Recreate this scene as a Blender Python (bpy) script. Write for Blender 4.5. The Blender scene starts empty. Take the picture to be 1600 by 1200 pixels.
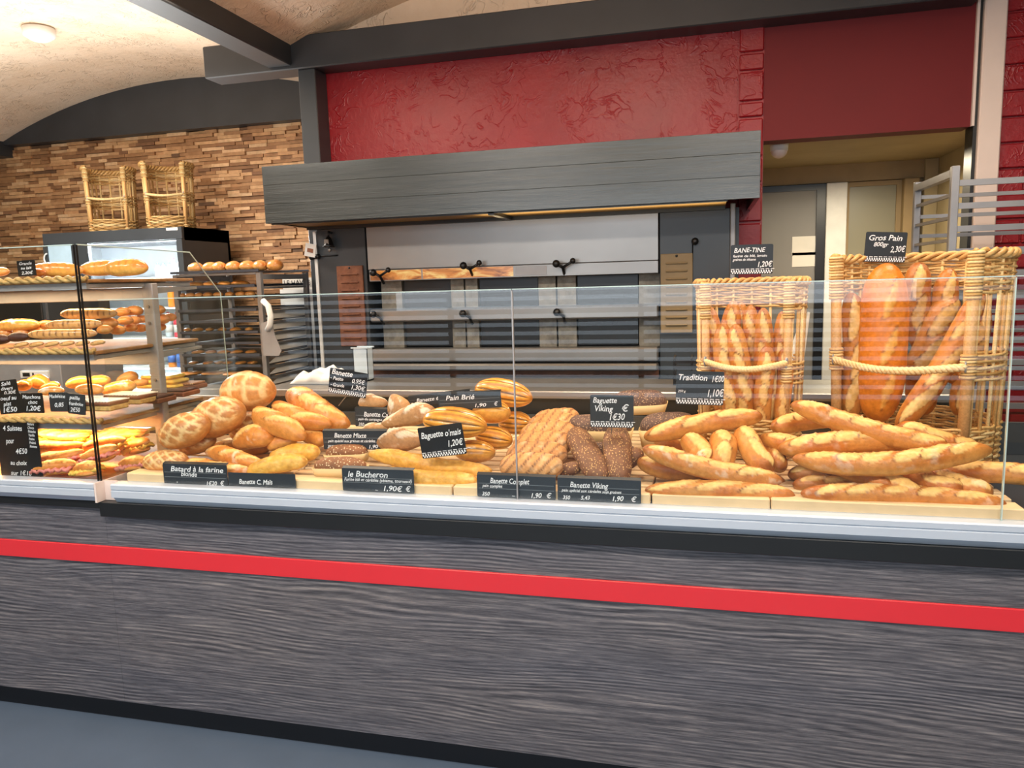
import bpy, math, random
import numpy as np
from mathutils import Vector, Matrix
from math import pi, sin, cos, radians

SC = bpy.context.scene
COL = SC.collection
# ------------------------------------------------------------------ camera
F = 1180.0                                   # focal length in pixels of the 1600x1200 frame
YAW, PITCH, ROLL = radians(14.33802269), radians(7.8775267), radians(-1.68804076)
CAM = np.array([0.0, -2.0453853, 1.52])
_f = np.array([-sin(YAW)*cos(PITCH), cos(YAW)*cos(PITCH), -sin(PITCH)])
_r = np.array([cos(YAW), sin(YAW), 0.0])
_u = np.cross(_r, _f)
_r2 = cos(ROLL)*_r + sin(ROLL)*_u
_u2 = -sin(ROLL)*_r + cos(ROLL)*_u
cd = bpy.data.cameras.new('camera'); cam = bpy.data.objects.new('camera', cd); COL.objects.link(cam)
cd.sensor_width = 36.0; cd.lens = F/1600*36; cd.clip_start = 0.05; cd.clip_end = 100
m = Matrix.Identity(4)
for i in range(3):
    m[i][0] = _r2[i]; m[i][1] = _u2[i]; m[i][2] = -_f[i]; m[i][3] = CAM[i]
cam.matrix_world = m
SC.camera = cam

def ray(x, y): return _r2*((x-800)/F) + _u2*(-(y-600)/F) + _f
def at(x, y, Y):  d = ray(x, y); return CAM + d*((Y-CAM[1])/d[1])      # point on the plane y = Y
def atz(x, y, Z): d = ray(x, y); return CAM + d*((Z-CAM[2])/d[2])      # point on the plane z = Z
def atx(x, y, X): d = ray(x, y); return CAM + d*((X-CAM[0])/d[0])      # point on the plane x = X
def depth(p): return float((np.array(p)-CAM) @ _f)

# ------------------------------------------------------------------ exposure, world, lamps
SC.view_settings.view_transform = 'Standard'
SC.view_settings.look = 'None'
SC.view_settings.exposure = 0.14
SC.view_settings.gamma = 1.0
SC.view_settings.use_curve_mapping = False
SC.cycles.transparent_max_bounces = 24
SC.cycles.caustics_reflective = False
SC.cycles.caustics_refractive = False
W = bpy.data.worlds.new('daylight'); SC.world = W; W.use_nodes = True
W.node_tree.nodes['Background'].inputs[0].default_value = (0.75, 0.87, 1.0, 1)
W.node_tree.nodes['Background'].inputs[1].default_value = 1.3

def area(name, loc, size, power, color, rot=(0, 0, 0), spread=180):
    l = bpy.data.lights.new(name, 'AREA'); l.shape = 'RECTANGLE'; l.size, l.size_y = size
    l.energy = power; l.color = color; l.spread = radians(spread)
    o = bpy.data.objects.new(name, l); COL.objects.link(o); o.location = loc; o.rotation_euler = rot
    return o
WARM = (1.0, 0.80, 0.60); NEUT = (1.0, 0.93, 0.84); COOL = (0.85, 0.93, 1.0)
# ceiling luminaires over the shop floor and the serving aisle
for (x, y, w_) in [(-3.6, -1.6, 46), (-1.6, -1.4, 46), (0.5, -1.4, 42), (2.2, -1.4, 22)]:
    area('shop_lamp', (x, y, 2.72), (1.25, 0.32), w_, NEUT)
for i, (x, y) in enumerate([(-1.9, 0.95), (-0.4, 0.75), (1.0, 0.75)]):
    area('aisle_lamp', (x, y, 2.78), (0.7, 0.25), 20, WARM)
area('left_vault_lamp', (-4.0, 1.5, 2.8), (1.2, 0.8), 130, NEUT)
area('ceiling_fill_left', (-4.0, 1.5, 2.0), (2.4, 2.2), 58, NEUT, (pi, 0, 0))  # added fill with no fixture, brightens the left vault
area('ceiling_fill_shop', (-0.6, -0.6, 2.3), (1.6, 1.0), 55, WARM, (pi, 0, 0))  # added upward fill, no lamp here, lifts the shop ceiling
area('back_room_lamp', (0.9, 2.75, 2.1), (0.5, 0.3), 19.0, (1.0, 0.85, 0.6))
area('shop_window_light', (-0.6, -4.85, 1.9), (4.6, 1.3), 60, COOL, (radians(90), 0, 0))

# ------------------------------------------------------------------ colours and materials
def lin(c):
    c = [v/255.0 for v in c]
    return tuple(v/12.92 if v <= 0.04045 else ((v+0.055)/1.055)**2.4 for v in c)
class N:
    def __init__(s, name):
        s.m = bpy.data.materials.new(name); s.m.use_nodes = True; s.t = s.m.node_tree
        s.b = s.t.nodes['Principled BSDF']; s.out = s.t.nodes['Material Output']
    def n(s, typ, **kw):
        nd = s.t.nodes.new(typ)
        for k, v in kw.items():
            if k in nd.inputs: nd.inputs[k].default_value = v
            else: setattr(nd, k, v)
        return nd
    def l(s, a, b): s.t.links.new(a, b)
    def coord(s, scale=(1, 1, 1), rot=(0, 0, 0), kind='Object'):
        tc = s.n('ShaderNodeTexCoord'); mp = s.n('ShaderNodeMapping')
        mp.inputs['Scale'].default_value = scale; mp.inputs['Rotation'].default_value = rot
        s.l(tc.outputs[kind], mp.inputs['Vector']); return mp.outputs[0]
    def geo(s, scale=(1, 1, 1)):
        g = s.n('ShaderNodeNewGeometry'); mp = s.n('ShaderNodeMapping'); mp.inputs['Scale'].default_value = scale
        s.l(g.outputs['Position'], mp.inputs['Vector']); return mp.outputs[0]
    def noise(s, vec, scale, detail=4, rough=0.55, dist=0.0):
        nz = s.n('ShaderNodeTexNoise'); nz.inputs['Scale'].default_value = scale; nz.inputs['Detail'].default_value = detail
        nz.inputs['Roughness'].default_value = rough; nz.inputs['Distortion'].default_value = dist
        s.l(vec, nz.inputs['Vector']); return nz.outputs['Fac']
    def ramp(s, fac, stops):
        r = s.n('ShaderNodeValToRGB'); e = r.color_ramp.elements
        e[0].position, e[0].color = stops[0][0], (*stops[0][1], 1)
        e[1].position, e[1].color = stops[-1][0], (*stops[-1][1], 1)
        for p, c in stops[1:-1]:
            x = e.new(p); x.color = (*c, 1)
        s.l(fac, r.inputs['Fac']); return r.outputs['Color']
    def bump(s, h, strength=0.3, dist=0.01, prev=None):
        b = s.n('ShaderNodeBump'); b.inputs['Strength'].default_value = strength; b.inputs['Distance'].default_value = dist
        s.l(h, b.inputs['Height'])
        if prev is not None: s.l(prev, b.inputs['Normal'])
        s.l(b.outputs[0], s.b.inputs['Normal']); return b.outputs[0]
    def set(s, col=None, rough=0.5, metal=0.0, spec=0.5, coat=0.0, emis=None, es=0.0):
        if col is not None: s.b.inputs['Base Color'].default_value = (*col, 1)
        s.b.inputs['Roughness'].default_value = rough; s.b.inputs['Metallic'].default_value = metal
        s.b.inputs['Specular IOR Level'].default_value = spec; s.b.inputs['Coat Weight'].default_value = coat
        s.b.inputs['Coat Roughness'].default_value = 0.12
        if emis is not None:
            s.b.inputs['Emission Color'].default_value = (*emis, 1); s.b.inputs['Emission Strength'].default_value = es
        return s
def flat(name, rgb, rough=0.5, metal=0.0, var=0.08, nscale=9.0, bump=0.0, coat=0.0, spec=0.5, es=0.0):
    s = N(name).set(lin(rgb), rough, metal, spec, coat)
    c = lin(rgb); v = s.geo()
    f = s.noise(v, nscale, 4)
    s.l(s.ramp(f, [(0.3, tuple(x*(1-var) for x in c)), (0.7, tuple(min(1, x*(1+var)) for x in c))]), s.b.inputs['Base Color'])
    if bump: s.bump(s.noise(v, nscale*6, 5), bump, 0.004)
    if es: s.b.inputs['Emission Color'].default_value = (*c, 1); s.b.inputs['Emission Strength'].default_value = es
    return s.m
M = {}
M['charcoal'] = flat('charcoal_paint', (54, 58, 62), 0.38, var=0.12, nscale=3, bump=0.05)
M['beam'] = flat('dark_beam_paint', (50, 53, 57), 0.42, var=0.12, nscale=4, bump=0.08)
M['black'] = flat('black_paint', (24, 26, 28), 0.4)
M['blackplastic'] = flat('black_plastic', (16, 16, 18), 0.35)
M['darkfloor'] = flat('blue_grey_floor', (84, 98, 116), 0.45, var=0.05, nscale=6)
M['kick'] = flat('black_plinth', (14, 18, 26), 0.5)
M['white'] = flat('white_paint', (225, 225, 222), 0.5)
M['whitemetal'] = flat('white_enamel', (236, 238, 240), 0.35)
M['jamb'] = flat('white_jamb', (222, 205, 196), 0.5, var=0.03)
M['paper'] = flat('white_paper', (225, 222, 215), 0.8, var=0.03)
M['greydoor'] = flat('grey_door', (128, 126, 124), 0.55, var=0.04, nscale=2)
M['beige'] = flat('beige_wall', (168, 152, 118), 0.8, var=0.08, nscale=4)
M['raffia'] = flat('raffia_tray', (158, 112, 62), 0.6, var=0.25, nscale=50, bump=0.3)
M['tan'] = flat('tan_wood', (150, 128, 92), 0.6)
M['greenglass'] = flat('frosted_pane', (140, 136, 116), 0.35, var=0.06, nscale=1.5)
M['red_gloss'] = flat('red_laminate', (214, 46, 54), 0.22, var=0.03, nscale=1.5, coat=0.3)
M['red_smooth'] = flat('red_smooth_paint', (104, 6, 16), 0.7, var=0.06, nscale=2)
M['seedpale'] = flat('oat_flake', (205, 170, 110), 0.8)
M['straw'] = flat('straw_rope', (196, 160, 96), 0.6, var=0.3, nscale=60)
M['board'] = flat('pale_wood', (226, 196, 152), 0.5, var=0.07, nscale=14)
M['grille'] = None
M['slate'] = flat('slate_card', (38, 44, 50), 0.45, var=0.1)
M['slate_black'] = flat('black_card', (14, 15, 17), 0.4)
M['chalk'] = flat('chalk_marker', (240, 242, 244), 0.7, var=0.01)
M['cardline'] = flat('card_line', (120, 126, 130), 0.7)
M['ham'] = flat('ham_pink', (226, 140, 128), 0.4, var=0.2, nscale=40)
M['cheese'] = flat('melted_cheese', (240, 200, 90), 0.4, var=0.15, nscale=40)
M['lettuce'] = flat('lettuce', (150, 160, 60), 0.5)
M['icing'] = flat('icing', (250, 242, 225), 0.5)
M['choc'] = flat('chocolate', (70, 36, 28), 0.45, var=0.5, nscale=50, bump=0.3)
M['alu'] = flat('anodised_profile', (196, 206, 218), 0.38, 0.25, var=0.02)
M['rackmetal'] = flat('trolley_metal', (150, 148, 148), 0.35, 0.7)
M['greymetal'] = flat('grey_post', (158, 156, 156), 0.45, 0.3)
M['tray'] = flat('dark_baking_tray', (70, 74, 84), 0.4, 0.4)
M['cap_pink'] = flat('pink_cap', (225, 70, 90), 0.4)
M['blue'] = flat('blue_label', (60, 110, 190), 0.4)
M['orange'] = flat('orange_juice', (240, 140, 40), 0.3)
M['clearplastic'] = flat('clear_bottle', (200, 215, 225), 0.15)
M['mouldpaper'] = flat('baking_mould_paper', (222, 190, 135), 0.7, var=0.05)
M['glow'] = flat('lamp_diffuser', (255, 226, 190), 0.5, es=6.0)

s = N('stainless'); v = s.geo((1.2, 1, 2.0)); s.set(lin((150, 146, 142)), 0.36, 0.8)
s.l(s.ramp(s.noise(v, 1.5, 3), [(0.3, lin((142, 138, 134))), (0.7, lin((156, 152, 148)))]), s.b.inputs['Base Color'])
s.bump(s.noise(v, 8, 3), 0.04, 0.003); M['steel'] = s.m
s = N('hood_boards'); v = s.geo((0.5, 1, 9)); s.set(None, 0.24, 0.0, 0.6, 0.25)
s.l(s.ramp(s.noise(v, 5, 6, 0.65), [(0.25, lin((38, 43, 43))), (0.75, lin((54, 58, 57)))]), s.b.inputs['Base Color'])
s.bump(s.noise(v, 4, 6, 0.7), 0.22, 0.01); M['hood'] = s.m
s = N('oven_vent_copper'); v = s.geo((1, 1, 1)); s.set(None, 0.5, 0.2)
s.l(s.ramp(s.noise(v, 14, 6, 0.7), [(0.3, lin((92, 52, 34))), (0.7, lin((150, 96, 66)))]), s.b.inputs['Base Color']); M['copper'] = s.m
s = N('oven_pillar_stone'); v = s.geo((1, 1, 1)); s.set(None, 0.6)
s.l(s.ramp(s.noise(v, 14, 6, 0.7), [(0.3, lin((112, 104, 92))), (0.7, lin((176, 166, 148)))]), s.b.inputs['Base Color']); M['stone'] = s.m
s = N('hood_underside'); v = s.geo((1, 20, 1)); s.set(None, 0.6)
s.l(s.ramp(s.noise(v, 3, 5), [(0.3, lin((124, 98, 58))), (0.7, lin((158, 128, 80)))]), s.b.inputs['Base Color']); M['under'] = s.m
# warm reflection on the oven fascia strip, painted in as emission
s = N('painted_oven_reflection'); v = s.geo((1.0, 1, 3.2)); s.set((0.05, 0.03, 0.02), 0.15)
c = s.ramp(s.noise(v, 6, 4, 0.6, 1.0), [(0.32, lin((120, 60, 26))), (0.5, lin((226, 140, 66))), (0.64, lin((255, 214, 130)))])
s.l(c, s.b.inputs['Emission Color']); s.b.inputs['Emission Strength'].default_value = 0.75; M['ovenreflection'] = s.m

def plaster(name, c1, c2, scale, strength, rough=0.7):
    s = N(name); v = s.geo(); s.set(None, rough)
    s.l(s.ramp(s.noise(v, 2.2, 5, 0.6), [(0.3, c1), (0.7, c2)]), s.b.inputs['Base Color'])
    # trowel ridges: thin creases where a distorted noise crosses its middle
    nz = s.noise(v, scale, 3, 0.5, 1.3)
    a = s.n('ShaderNodeMath', operation='SUBTRACT'); s.l(nz, a.inputs[0]); a.inputs[1].default_value = 0.5
    b = s.n('ShaderNodeMath', operation='ABSOLUTE'); s.l(a.outputs[0], b.inputs[0])
    cc = s.ramp(b.outputs[0], [(0.0, (1, 1, 1)), (0.035, (0, 0, 0))])
    nz2 = s.noise(v, scale*0.6, 2)
    ms = s.n('ShaderNodeMath', operation='MULTIPLY'); s.l(cc, ms.inputs[0])
    g = s.ramp(nz2, [(0.45, (0, 0, 0)), (0.6, (1, 1, 1))]); s.l(g, ms.inputs[1])
    n1 = s.bump(s.noise(v, scale*2.2, 4, 0.6), strength*0.6, 0.02)
    s.bump(ms.outputs[0], strength, 0.015, n1)
    return s.m
M['red_plaster'] = plaster('red_trowelled_plaster', lin((126, 8, 20)), lin((146, 14, 26)), 9, 0.28, 0.42)
M['cream_plaster'] = plaster('cream_trowelled_plaster', lin((222, 196, 168)), lin((236, 214, 190)), 11, 0.6, 0.75)

def attr_mat(name, rough=0.5, bump=0.25, bscale=60, coat=0.0, dist=0.004, spec=0.4):
    s = N(name); s.set(None, rough, 0, spec, coat)
    a = s.n('ShaderNodeVertexColor'); a.layer_name = 'crust'
    v = s.coord()
    h = s.noise(v, bscale, 5, 0.6)
    mx = s.n('ShaderNodeMix', data_type='RGBA', blend_type='MULTIPLY'); mx.inputs['Factor'].default_value = 1.0
    s.l(a.outputs['Color'], mx.inputs[6])
    s.l(s.ramp(h, [(0.3, (0.80, 0.76, 0.70)), (0.62, (1.08, 1.08, 1.08))]), mx.inputs[7])
    s.l(mx.outputs[2], s.b.inputs['Base Color'])
    s.bump(h, bump, dist)
    return s
M['crust'] = attr_mat('bread_crust', 0.36, 0.55, 60).m
M['crust_gloss'] = attr_mat('glazed_crust', 0.25, 0.08, 50, 0.35).m
M['crust_dry'] = attr_mat('floured_crust', 0.65, 0.5, 90).m
M['wicker'] = attr_mat('wicker_cane', 0.42, 0.15, 160).m
M['cladblocks'] = attr_mat('reclaimed_wood_blocks', 0.6, 0.4, 22, dist=0.006).m
# seeds: voronoi flakes over a dark crust
def seeded(name, base, flake, scale, thr):
    s = N(name); s.set(None, 0.65)
    v = s.coord((1, 1.5, 1)); vo = s.n('ShaderNodeTexVoronoi'); vo.inputs['Scale'].default_value = scale; s.l(v, vo.inputs['Vector'])
    f = s.ramp(vo.outputs['Distance'], [(0.25, (1, 1, 1)), (0.42, (0, 0, 0))])
    sel = s.n('ShaderNodeSeparateColor'); s.l(vo.outputs['Color'], sel.inputs[0])
    g = s.ramp(sel.outputs[0], [(thr, (0, 0, 0)), (thr+0.05, (1, 1, 1))])
    mm = s.n('ShaderNodeMath', operation='MULTIPLY'); s.l(f, mm.inputs[0]); s.l(g, mm.inputs[1])
    mx = s.n('ShaderNodeMix', data_type='RGBA'); s.l(mm.outputs[0], mx.inputs['Factor'])
    s.l(s.ramp(s.noise(v, 30, 4), [(0.3, tuple(x*0.6 for x in base)), (0.7, base)]), mx.inputs[6])
    mx.inputs[7].default_value = (*flake, 1)
    s.l(mx.outputs[2], s.b.inputs['Base Color'])
    s.bump(mm.outputs[0], 0.7, 0.003)
    return s.m
M['seed_brown'] = seeded('seeded_brown_crust', lin((128, 84, 54)), lin((214, 168, 110)), 135, 0.30)
M['seed_dark'] = seeded('seeded_dark_crust', lin((104, 76, 66)), lin((186, 150, 118)), 150, 0.25)
M['seed_pale'] = seeded('oat_topped_crust', lin((150, 96, 56)), lin((232, 208, 168)), 130, 0.35)

# counter laminate: dark brushed oak running along x
s = N('dark_oak_laminate'); s.set(None, 0.42)
wn = s.noise(s.geo((0.55, 1, 3.4)), 1.3, 2, 0.5)
ml = s.n('ShaderNodeMath', operation='MULTIPLY'); s.l(wn, ml.inputs[0]); ml.inputs[1].default_value = 95.0
sp_ = s.n('ShaderNodeSeparateXYZ'); s.l(s.geo(), sp_.inputs[0])
mz = s.n('ShaderNodeMath', operation='MULTIPLY'); s.l(sp_.outputs[2], mz.inputs[0]); mz.inputs[1].default_value = 470.0
sg = s.n('ShaderNodeMath', operation='ADD'); s.l(ml.outputs[0], sg.inputs[0]); s.l(mz.outputs[0], sg.inputs[1])
jit = s.noise(s.geo((6, 1, 40)), 3, 2, 0.6); mj = s.n('ShaderNodeMath', operation='MULTIPLY'); s.l(jit, mj.inputs[0]); mj.inputs[1].default_value = 3.0
sg2 = s.n('ShaderNodeMath', operation='ADD'); s.l(sg.outputs[0], sg2.inputs[0]); s.l(mj.outputs[0], sg2.inputs[1])
sn_ = s.n('ShaderNodeMath', operation='SINE'); s.l(sg2.outputs[0], sn_.inputs[0])
rr_ = s.n('ShaderNodeMapRange'); s.l(sn_.outputs[0], rr_.inputs[0]); rr_.inputs[1].default_value = -1.0; rr_.inputs[2].default_value = 1.0; rr_.inputs[3].default_value = 0.22; rr_.inputs[4].default_value = 0.78
patch = s.noise(s.geo((0.8, 1, 4)), 1.6, 2)
pm = s.n('ShaderNodeMapRange'); s.l(patch, pm.inputs[0]); pm.inputs[1].default_value = 0.42; pm.inputs[2].default_value = 0.62; pm.inputs[3].default_value = 0.12; pm.inputs[4].default_value = 0.46
fine = s.noise(s.geo((4.0, 1, 110)), 3, 5, 0.8)
fine2 = s.noise(s.geo((1.6, 1, 60)), 2.2, 3, 0.7, 0.3)
mx = s.n('ShaderNodeMix', data_type='FLOAT'); s.l(pm.outputs[0], mx.inputs[0])
s.l(fine, mx.inputs[2]); s.l(rr_.outputs[0], mx.inputs[3])
mx2 = s.n('ShaderNodeMix', data_type='FLOAT'); mx2.inputs[0].default_value = 0.4
s.l(mx.outputs[0], mx2.inputs[2]); s.l(fine2, mx2.inputs[3])
c = s.ramp(mx2.outputs[0], [(0.34, lin((40, 40, 45))), (0.45, lin((75, 74, 79))), (0.55, lin((107, 104, 107))), (0.66, lin((148, 142, 139)))])
tone = s.ramp(s.noise(s.geo((0.35, 1, 2.2)), 1.7, 3), [(0.35, (0.90, 0.93, 1.0)), (0.65, (1.12, 1.09, 1.06))])
mc = s.n('ShaderNodeMix', data_type='RGBA', blend_type='MULTIPLY'); mc.inputs['Factor'].default_value = 1.0
s.l(c, mc.inputs[6]); s.l(tone, mc.inputs[7]); s.l(mc.outputs[2], s.b.inputs['Base Color'])
s.bump(mx2.outputs[0], 0.15, 0.003); M['oak'] = s.m

# thin clear glass: transparent plus a fresnel-weighted mirror
def glass(name, tint=(0.985, 0.995, 0.99), boost=1.0):
    s = N(name); s.t.nodes.remove(s.b)
    g = s.n('ShaderNodeNewGeometry')
    io = s.n('ShaderNodeMix', data_type='FLOAT'); s.l(g.outputs['Backfacing'], io.inputs[0]); io.inputs[2].default_value = 1.5; io.inputs[3].default_value = 1/1.5
    fr = s.n('ShaderNodeFresnel'); s.l(io.outputs[0], fr.inputs['IOR'])
    k = s.n('ShaderNodeMath', operation='MULTIPLY'); s.l(fr.outputs[0], k.inputs[0]); k.inputs[1].default_value = boost
    tr = s.n('ShaderNodeBsdfTransparent'); tr.inputs[0].default_value = (*tint, 1)
    gl = s.n('ShaderNodeBsdfGlossy'); gl.inputs['Roughness'].default_value = 0.0
    mx = s.n('ShaderNodeMixShader'); s.l(k.outputs[0], mx.inputs[0]); s.l(tr.outputs[0], mx.inputs[1]); s.l(gl.outputs[0], mx.inputs[2])
    s.l(mx.outputs[0], s.out.inputs[0]); return s.m
M['glass'] = glass('clear_glass')
M['cellophane'] = glass('cellophane', (0.97, 0.97, 0.97), 1.5)
M['glass_edge'] = flat('glass_edge', (176, 196, 190), 0.2)
M['door_glass'] = flat('blue_fridge_glass', (172, 198, 216), 0.15)

# ------------------------------------------------------------------ mesh building
class MB:
    def __init__(s): s.v = []; s.f = []; s.c = []
    def add(s, vs, fs, col=(1, 1, 1)):
        o = len(s.v); s.v += [tuple(map(float, p)) for p in vs]; s.f += [tuple(i+o for i in f) for f in fs]; s.c += [col]*len(vs); return s
    def box(s, a, b, col=(1, 1, 1), bev=0.0):
        x0, y0, z0 = [min(p, q) for p, q in zip(a, b)]; x1, y1, z1 = [max(p, q) for p, q in zip(a, b)]
        if bev <= 0:
            vs = [(x, y, z) for z in (z0, z1) for y in (y0, y1) for x in (x0, x1)]
            fs = [(0, 2, 3, 1), (4, 5, 7, 6), (0, 1, 5, 4), (2, 6, 7, 3), (0, 4, 6, 2), (1, 3, 7, 5)]
            return s.add(vs, fs, col)
        e = min(bev, (x1-x0)/2.01, (y1-y0)/2.01, (z1-z0)/2.01); vs = []; ix = {}
        for cx in (0, 1):
            for cy in (0, 1):
                for cz in (0, 1):
                    X, Y, Z = (x0, x1)[cx], (y0, y1)[cy], (z0, z1)[cz]
                    dx, dy, dz = (e, -e)[cx], (e, -e)[cy], (e, -e)[cz]
                    ix[cx, cy, cz] = len(vs)
                    vs += [(X, Y+dy, Z+dz), (X+dx, Y, Z+dz), (X+dx, Y+dy, Z)]
        g = lambda c, k: ix[c]+k
        fs = []
        for sx in (0, 1): fs.append([g((sx, 0, 0), 0), g((sx, 1, 0), 0), g((sx, 1, 1), 0), g((sx, 0, 1), 0)])
        for sy in (0, 1): fs.append([g((0, sy, 0), 1), g((1, sy, 0), 1), g((1, sy, 1), 1), g((0, sy, 1), 1)])
        for sz in (0, 1): fs.append([g((0, 0, sz), 2), g((1, 0, sz), 2), g((1, 1, sz), 2), g((0, 1, sz), 2)])
        for a_ in (0, 1):
            for b_ in (0, 1):
                fs.append([g((a_, b_, 0), 0), g((a_, b_, 1), 0), g((a_, b_, 1), 1), g((a_, b_, 0), 1)])
                fs.append([g((a_, 0, b_), 0), g((a_, 1, b_), 0), g((a_, 1, b_), 2), g((a_, 0, b_), 2)])
                fs.append([g((0, a_, b_), 1), g((1, a_, b_), 1), g((1, a_, b_), 2), g((0, a_, b_), 2)])
        for c in ix: fs.append([ix[c], ix[c]+1, ix[c]+2])
        return s.add(vs, fs, col)
    def tube(s, pts, r, n=8, col=(1, 1, 1), closed=False, r2=None):
        P = [np.array(p, float) for p in pts]; k = len(P); vs = []; fs = []
        prev = None
        for i in range(k):
            t = (P[(i+1) % k]-P[i-1]) if closed else (P[min(i+1, k-1)]-P[max(i-1, 0)])
            t = t/(np.linalg.norm(t)+1e-12)
            if prev is None:
                a = np.array([0, 0, 1.0]) if abs(t[2]) < 0.9 else np.array([1.0, 0, 0])
                nn = np.cross(t, a)
            else: nn = prev-t*(prev@t)
            nn = nn/(np.linalg.norm(nn)+1e-12); prev = nn; bb = np.cross(t, nn)
            rr = r if r2 is None else r+(r2-r)*i/(k-1)
            if hasattr(r, '__len__'): rr = r[i]
            for j in range(n):
                a = 2*pi*j/n; vs.append(P[i]+(nn*cos(a)+bb*sin(a))*rr)
        for i in range(k if closed else k-1):
            for j in range(n):
                fs.append((i*n+j, i*n+(j+1) % n, ((i+1) % k)*n+(j+1) % n, ((i+1) % k)*n+j))
        if not closed: fs += [tuple(range(n))[::-1], tuple((k-1)*n+j for j in range(n))]
        return s.add(vs, fs, col)
    def cyl(s, a, b, r, n=16, r2=None, col=(1, 1, 1)): return s.tube([a, b], r, n, col, False, r2)
    def sphere(s, c, r, nu=16, nv=10, sc=(1, 1, 1), col=(1, 1, 1)):
        vs = []; fs = []
        for i in range(nv+1):
            t = pi*i/nv
            for j in range(nu):
                a = 2*pi*j/nu; vs.append((c[0]+r*sc[0]*sin(t)*cos(a), c[1]+r*sc[1]*sin(t)*sin(a), c[2]+r*sc[2]*cos(t)))
        for i in range(nv):
            for j in range(nu): fs.append((i*nu+j, (i+1)*nu+j, (i+1)*nu+(j+1) % nu, i*nu+(j+1) % nu))
        return s.add(vs, fs, col)
    def lathe(s, c, prof, n=20, col=(1, 1, 1)):
        vs = []; fs = []; k = len(prof)
        for r, z in prof:
            for j in range(n): a = 2*pi*j/n; vs.append((c[0]+r*cos(a), c[1]+r*sin(a), c[2]+z))
        for i in range(k-1):
            for j in range(n): fs.append((i*n+j, i*n+(j+1) % n, (i+1)*n+(j+1) % n, (i+1)*n+j))
        fs += [tuple(range(n))[::-1], tuple((k-1)*n+j for j in range(n))]
        return s.add(vs, fs, col)
    def prism(s, poly, axis, a, b, col=(1, 1, 1)):
        # poly: 2D points; axis 0 -> (y,z) extruded along x, 1 -> (x,z) along y, 2 -> (x,y) along z
        def P(p, t): return {0: (t, p[0], p[1]), 1: (p[0], t, p[1]), 2: (p[0], p[1], t)}[axis]
        n = len(poly); vs = [P(p, a) for p in poly]+[P(p, b) for p in poly]
        fs = [tuple(range(n))[::-1], tuple(range(n, 2*n))]+[(i, (i+1) % n, n+(i+1) % n, n+i) for i in range(n)]
        return s.add(vs, fs, col)
def wloc(o):
    p = Vector((0, 0, 0))
    while o: p += Vector(o.location); o = o.parent
    return p
def build(name, mb, mat, parent=None, smooth=False, origin=None, cols=False):
    off = np.array(wloc(parent)) if parent is not None else np.zeros(3)
    V = np.array(mb.v, float)
    if parent is None:
        if origin is None: origin = ((V[:, 0].min()+V[:, 0].max())/2, (V[:, 1].min()+V[:, 1].max())/2, V[:, 2].min())
        off = np.array(origin, float)
    me = bpy.data.meshes.new(name)
    me.from_pydata((V-off).tolist(), [], mb.f); me.validate()
    import bmesh
    bm = bmesh.new(); bm.from_mesh(me); bmesh.ops.recalc_face_normals(bm, faces=bm.faces); bm.to_mesh(me); bm.free()
    if cols:
        a = me.color_attributes.new('crust', 'FLOAT_COLOR', 'POINT')
        c = np.ones((len(V), 4), np.float32); c[:, :3] = np.array(mb.c)[:, :3]; a.data.foreach_set('color', c.ravel())
    me.materials.append(M[mat] if isinstance(mat, str) else mat)
    if smooth: me.polygons.foreach_set('use_smooth', [True]*len(me.polygons))
    o = bpy.data.objects.new(name, me); COL.objects.link(o)
    if parent is not None: o.parent = parent
    else: o.location = off
    return o
def tag(o, label, cat, group=None, kind=None):
    if label: o['label'] = label
    if cat: o['category'] = cat
    if group: o['group'] = group
    if kind: o['kind'] = kind
    return o
def thing(name, label, cat, loc=(0, 0, 0), group=None):
    o = bpy.data.objects.new(name, None); COL.objects.link(o); o.empty_display_size = 0.05
    o.location = Vector([float(q) for q in loc]); return tag(o, label, cat, group)
def struct(name, mb, mat, label=None, cat=None, smooth=False, cols=False):
    o = build(name, mb, mat, smooth=smooth, cols=cols); o['kind'] = 'structure'
    if label: o['label'] = label
    if cat: o['category'] = cat
    return o
def boxthing(name, label, cat, a, b, mat, bev=0.004, group=None):
    return tag(build(name, MB().box(a, b, bev=bev), mat), label, cat, group)

# ------------------------------------------------------------------ the room
DECK = 0.92
struct('floor', MB().box((-8, -5.2, -0.1), (4, 6, 0)), 'darkfloor', 'blue-grey smooth shop floor in front of the counter', 'floor')
WY = 2.2           # red wall plane
# vaulted ceiling cells running front to back
def vault(x0, x1, zs, rise, y0, y1, seed):
    mb = MB(); n = 28; th = 0.08; vs = []; fs = []
    hw = (x1-x0)/2; R = (hw*hw+rise*rise)/(2*rise); cx = (x0+x1)/2; ys = [y0, y1]
    for y in ys:
        for k in (0, th):
            for i in range(n+1):
                x = x0+(x1-x0)*i/n; z = zs+rise-R+math.sqrt(R*R-(x-cx)**2)+k; vs.append((x, y, z))
    w = n+1
    for i in range(n):
        fs += [(i, i+1, 2*w+i+1, 2*w+i), (w+i, 3*w+i, 3*w+i+1, w+i+1), (i, w+i, w+i+1, i+1), (2*w+i, 2*w+i+1, 3*w+i+1, 3*w+i)]
    fs += [(0, 2*w, 3*w, w), (n, w+n, 3*w+n, 2*w+n)]
    return mb.add(vs, fs)
struct('ceiling', vault(-6.2, -2.33, 2.885, 0.385, -5.2, 3.74, 1), 'cream_plaster', 'cream plaster vault over the left side of the shop', 'ceiling', smooth=False)
struct('ceiling', vault(-2.33, 1.55, 2.86, 0.385, -5.2, WY+0.02, 2), 'cream_plaster', 'cream plaster vault right of the dark front-to-back beam', 'ceiling')
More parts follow.
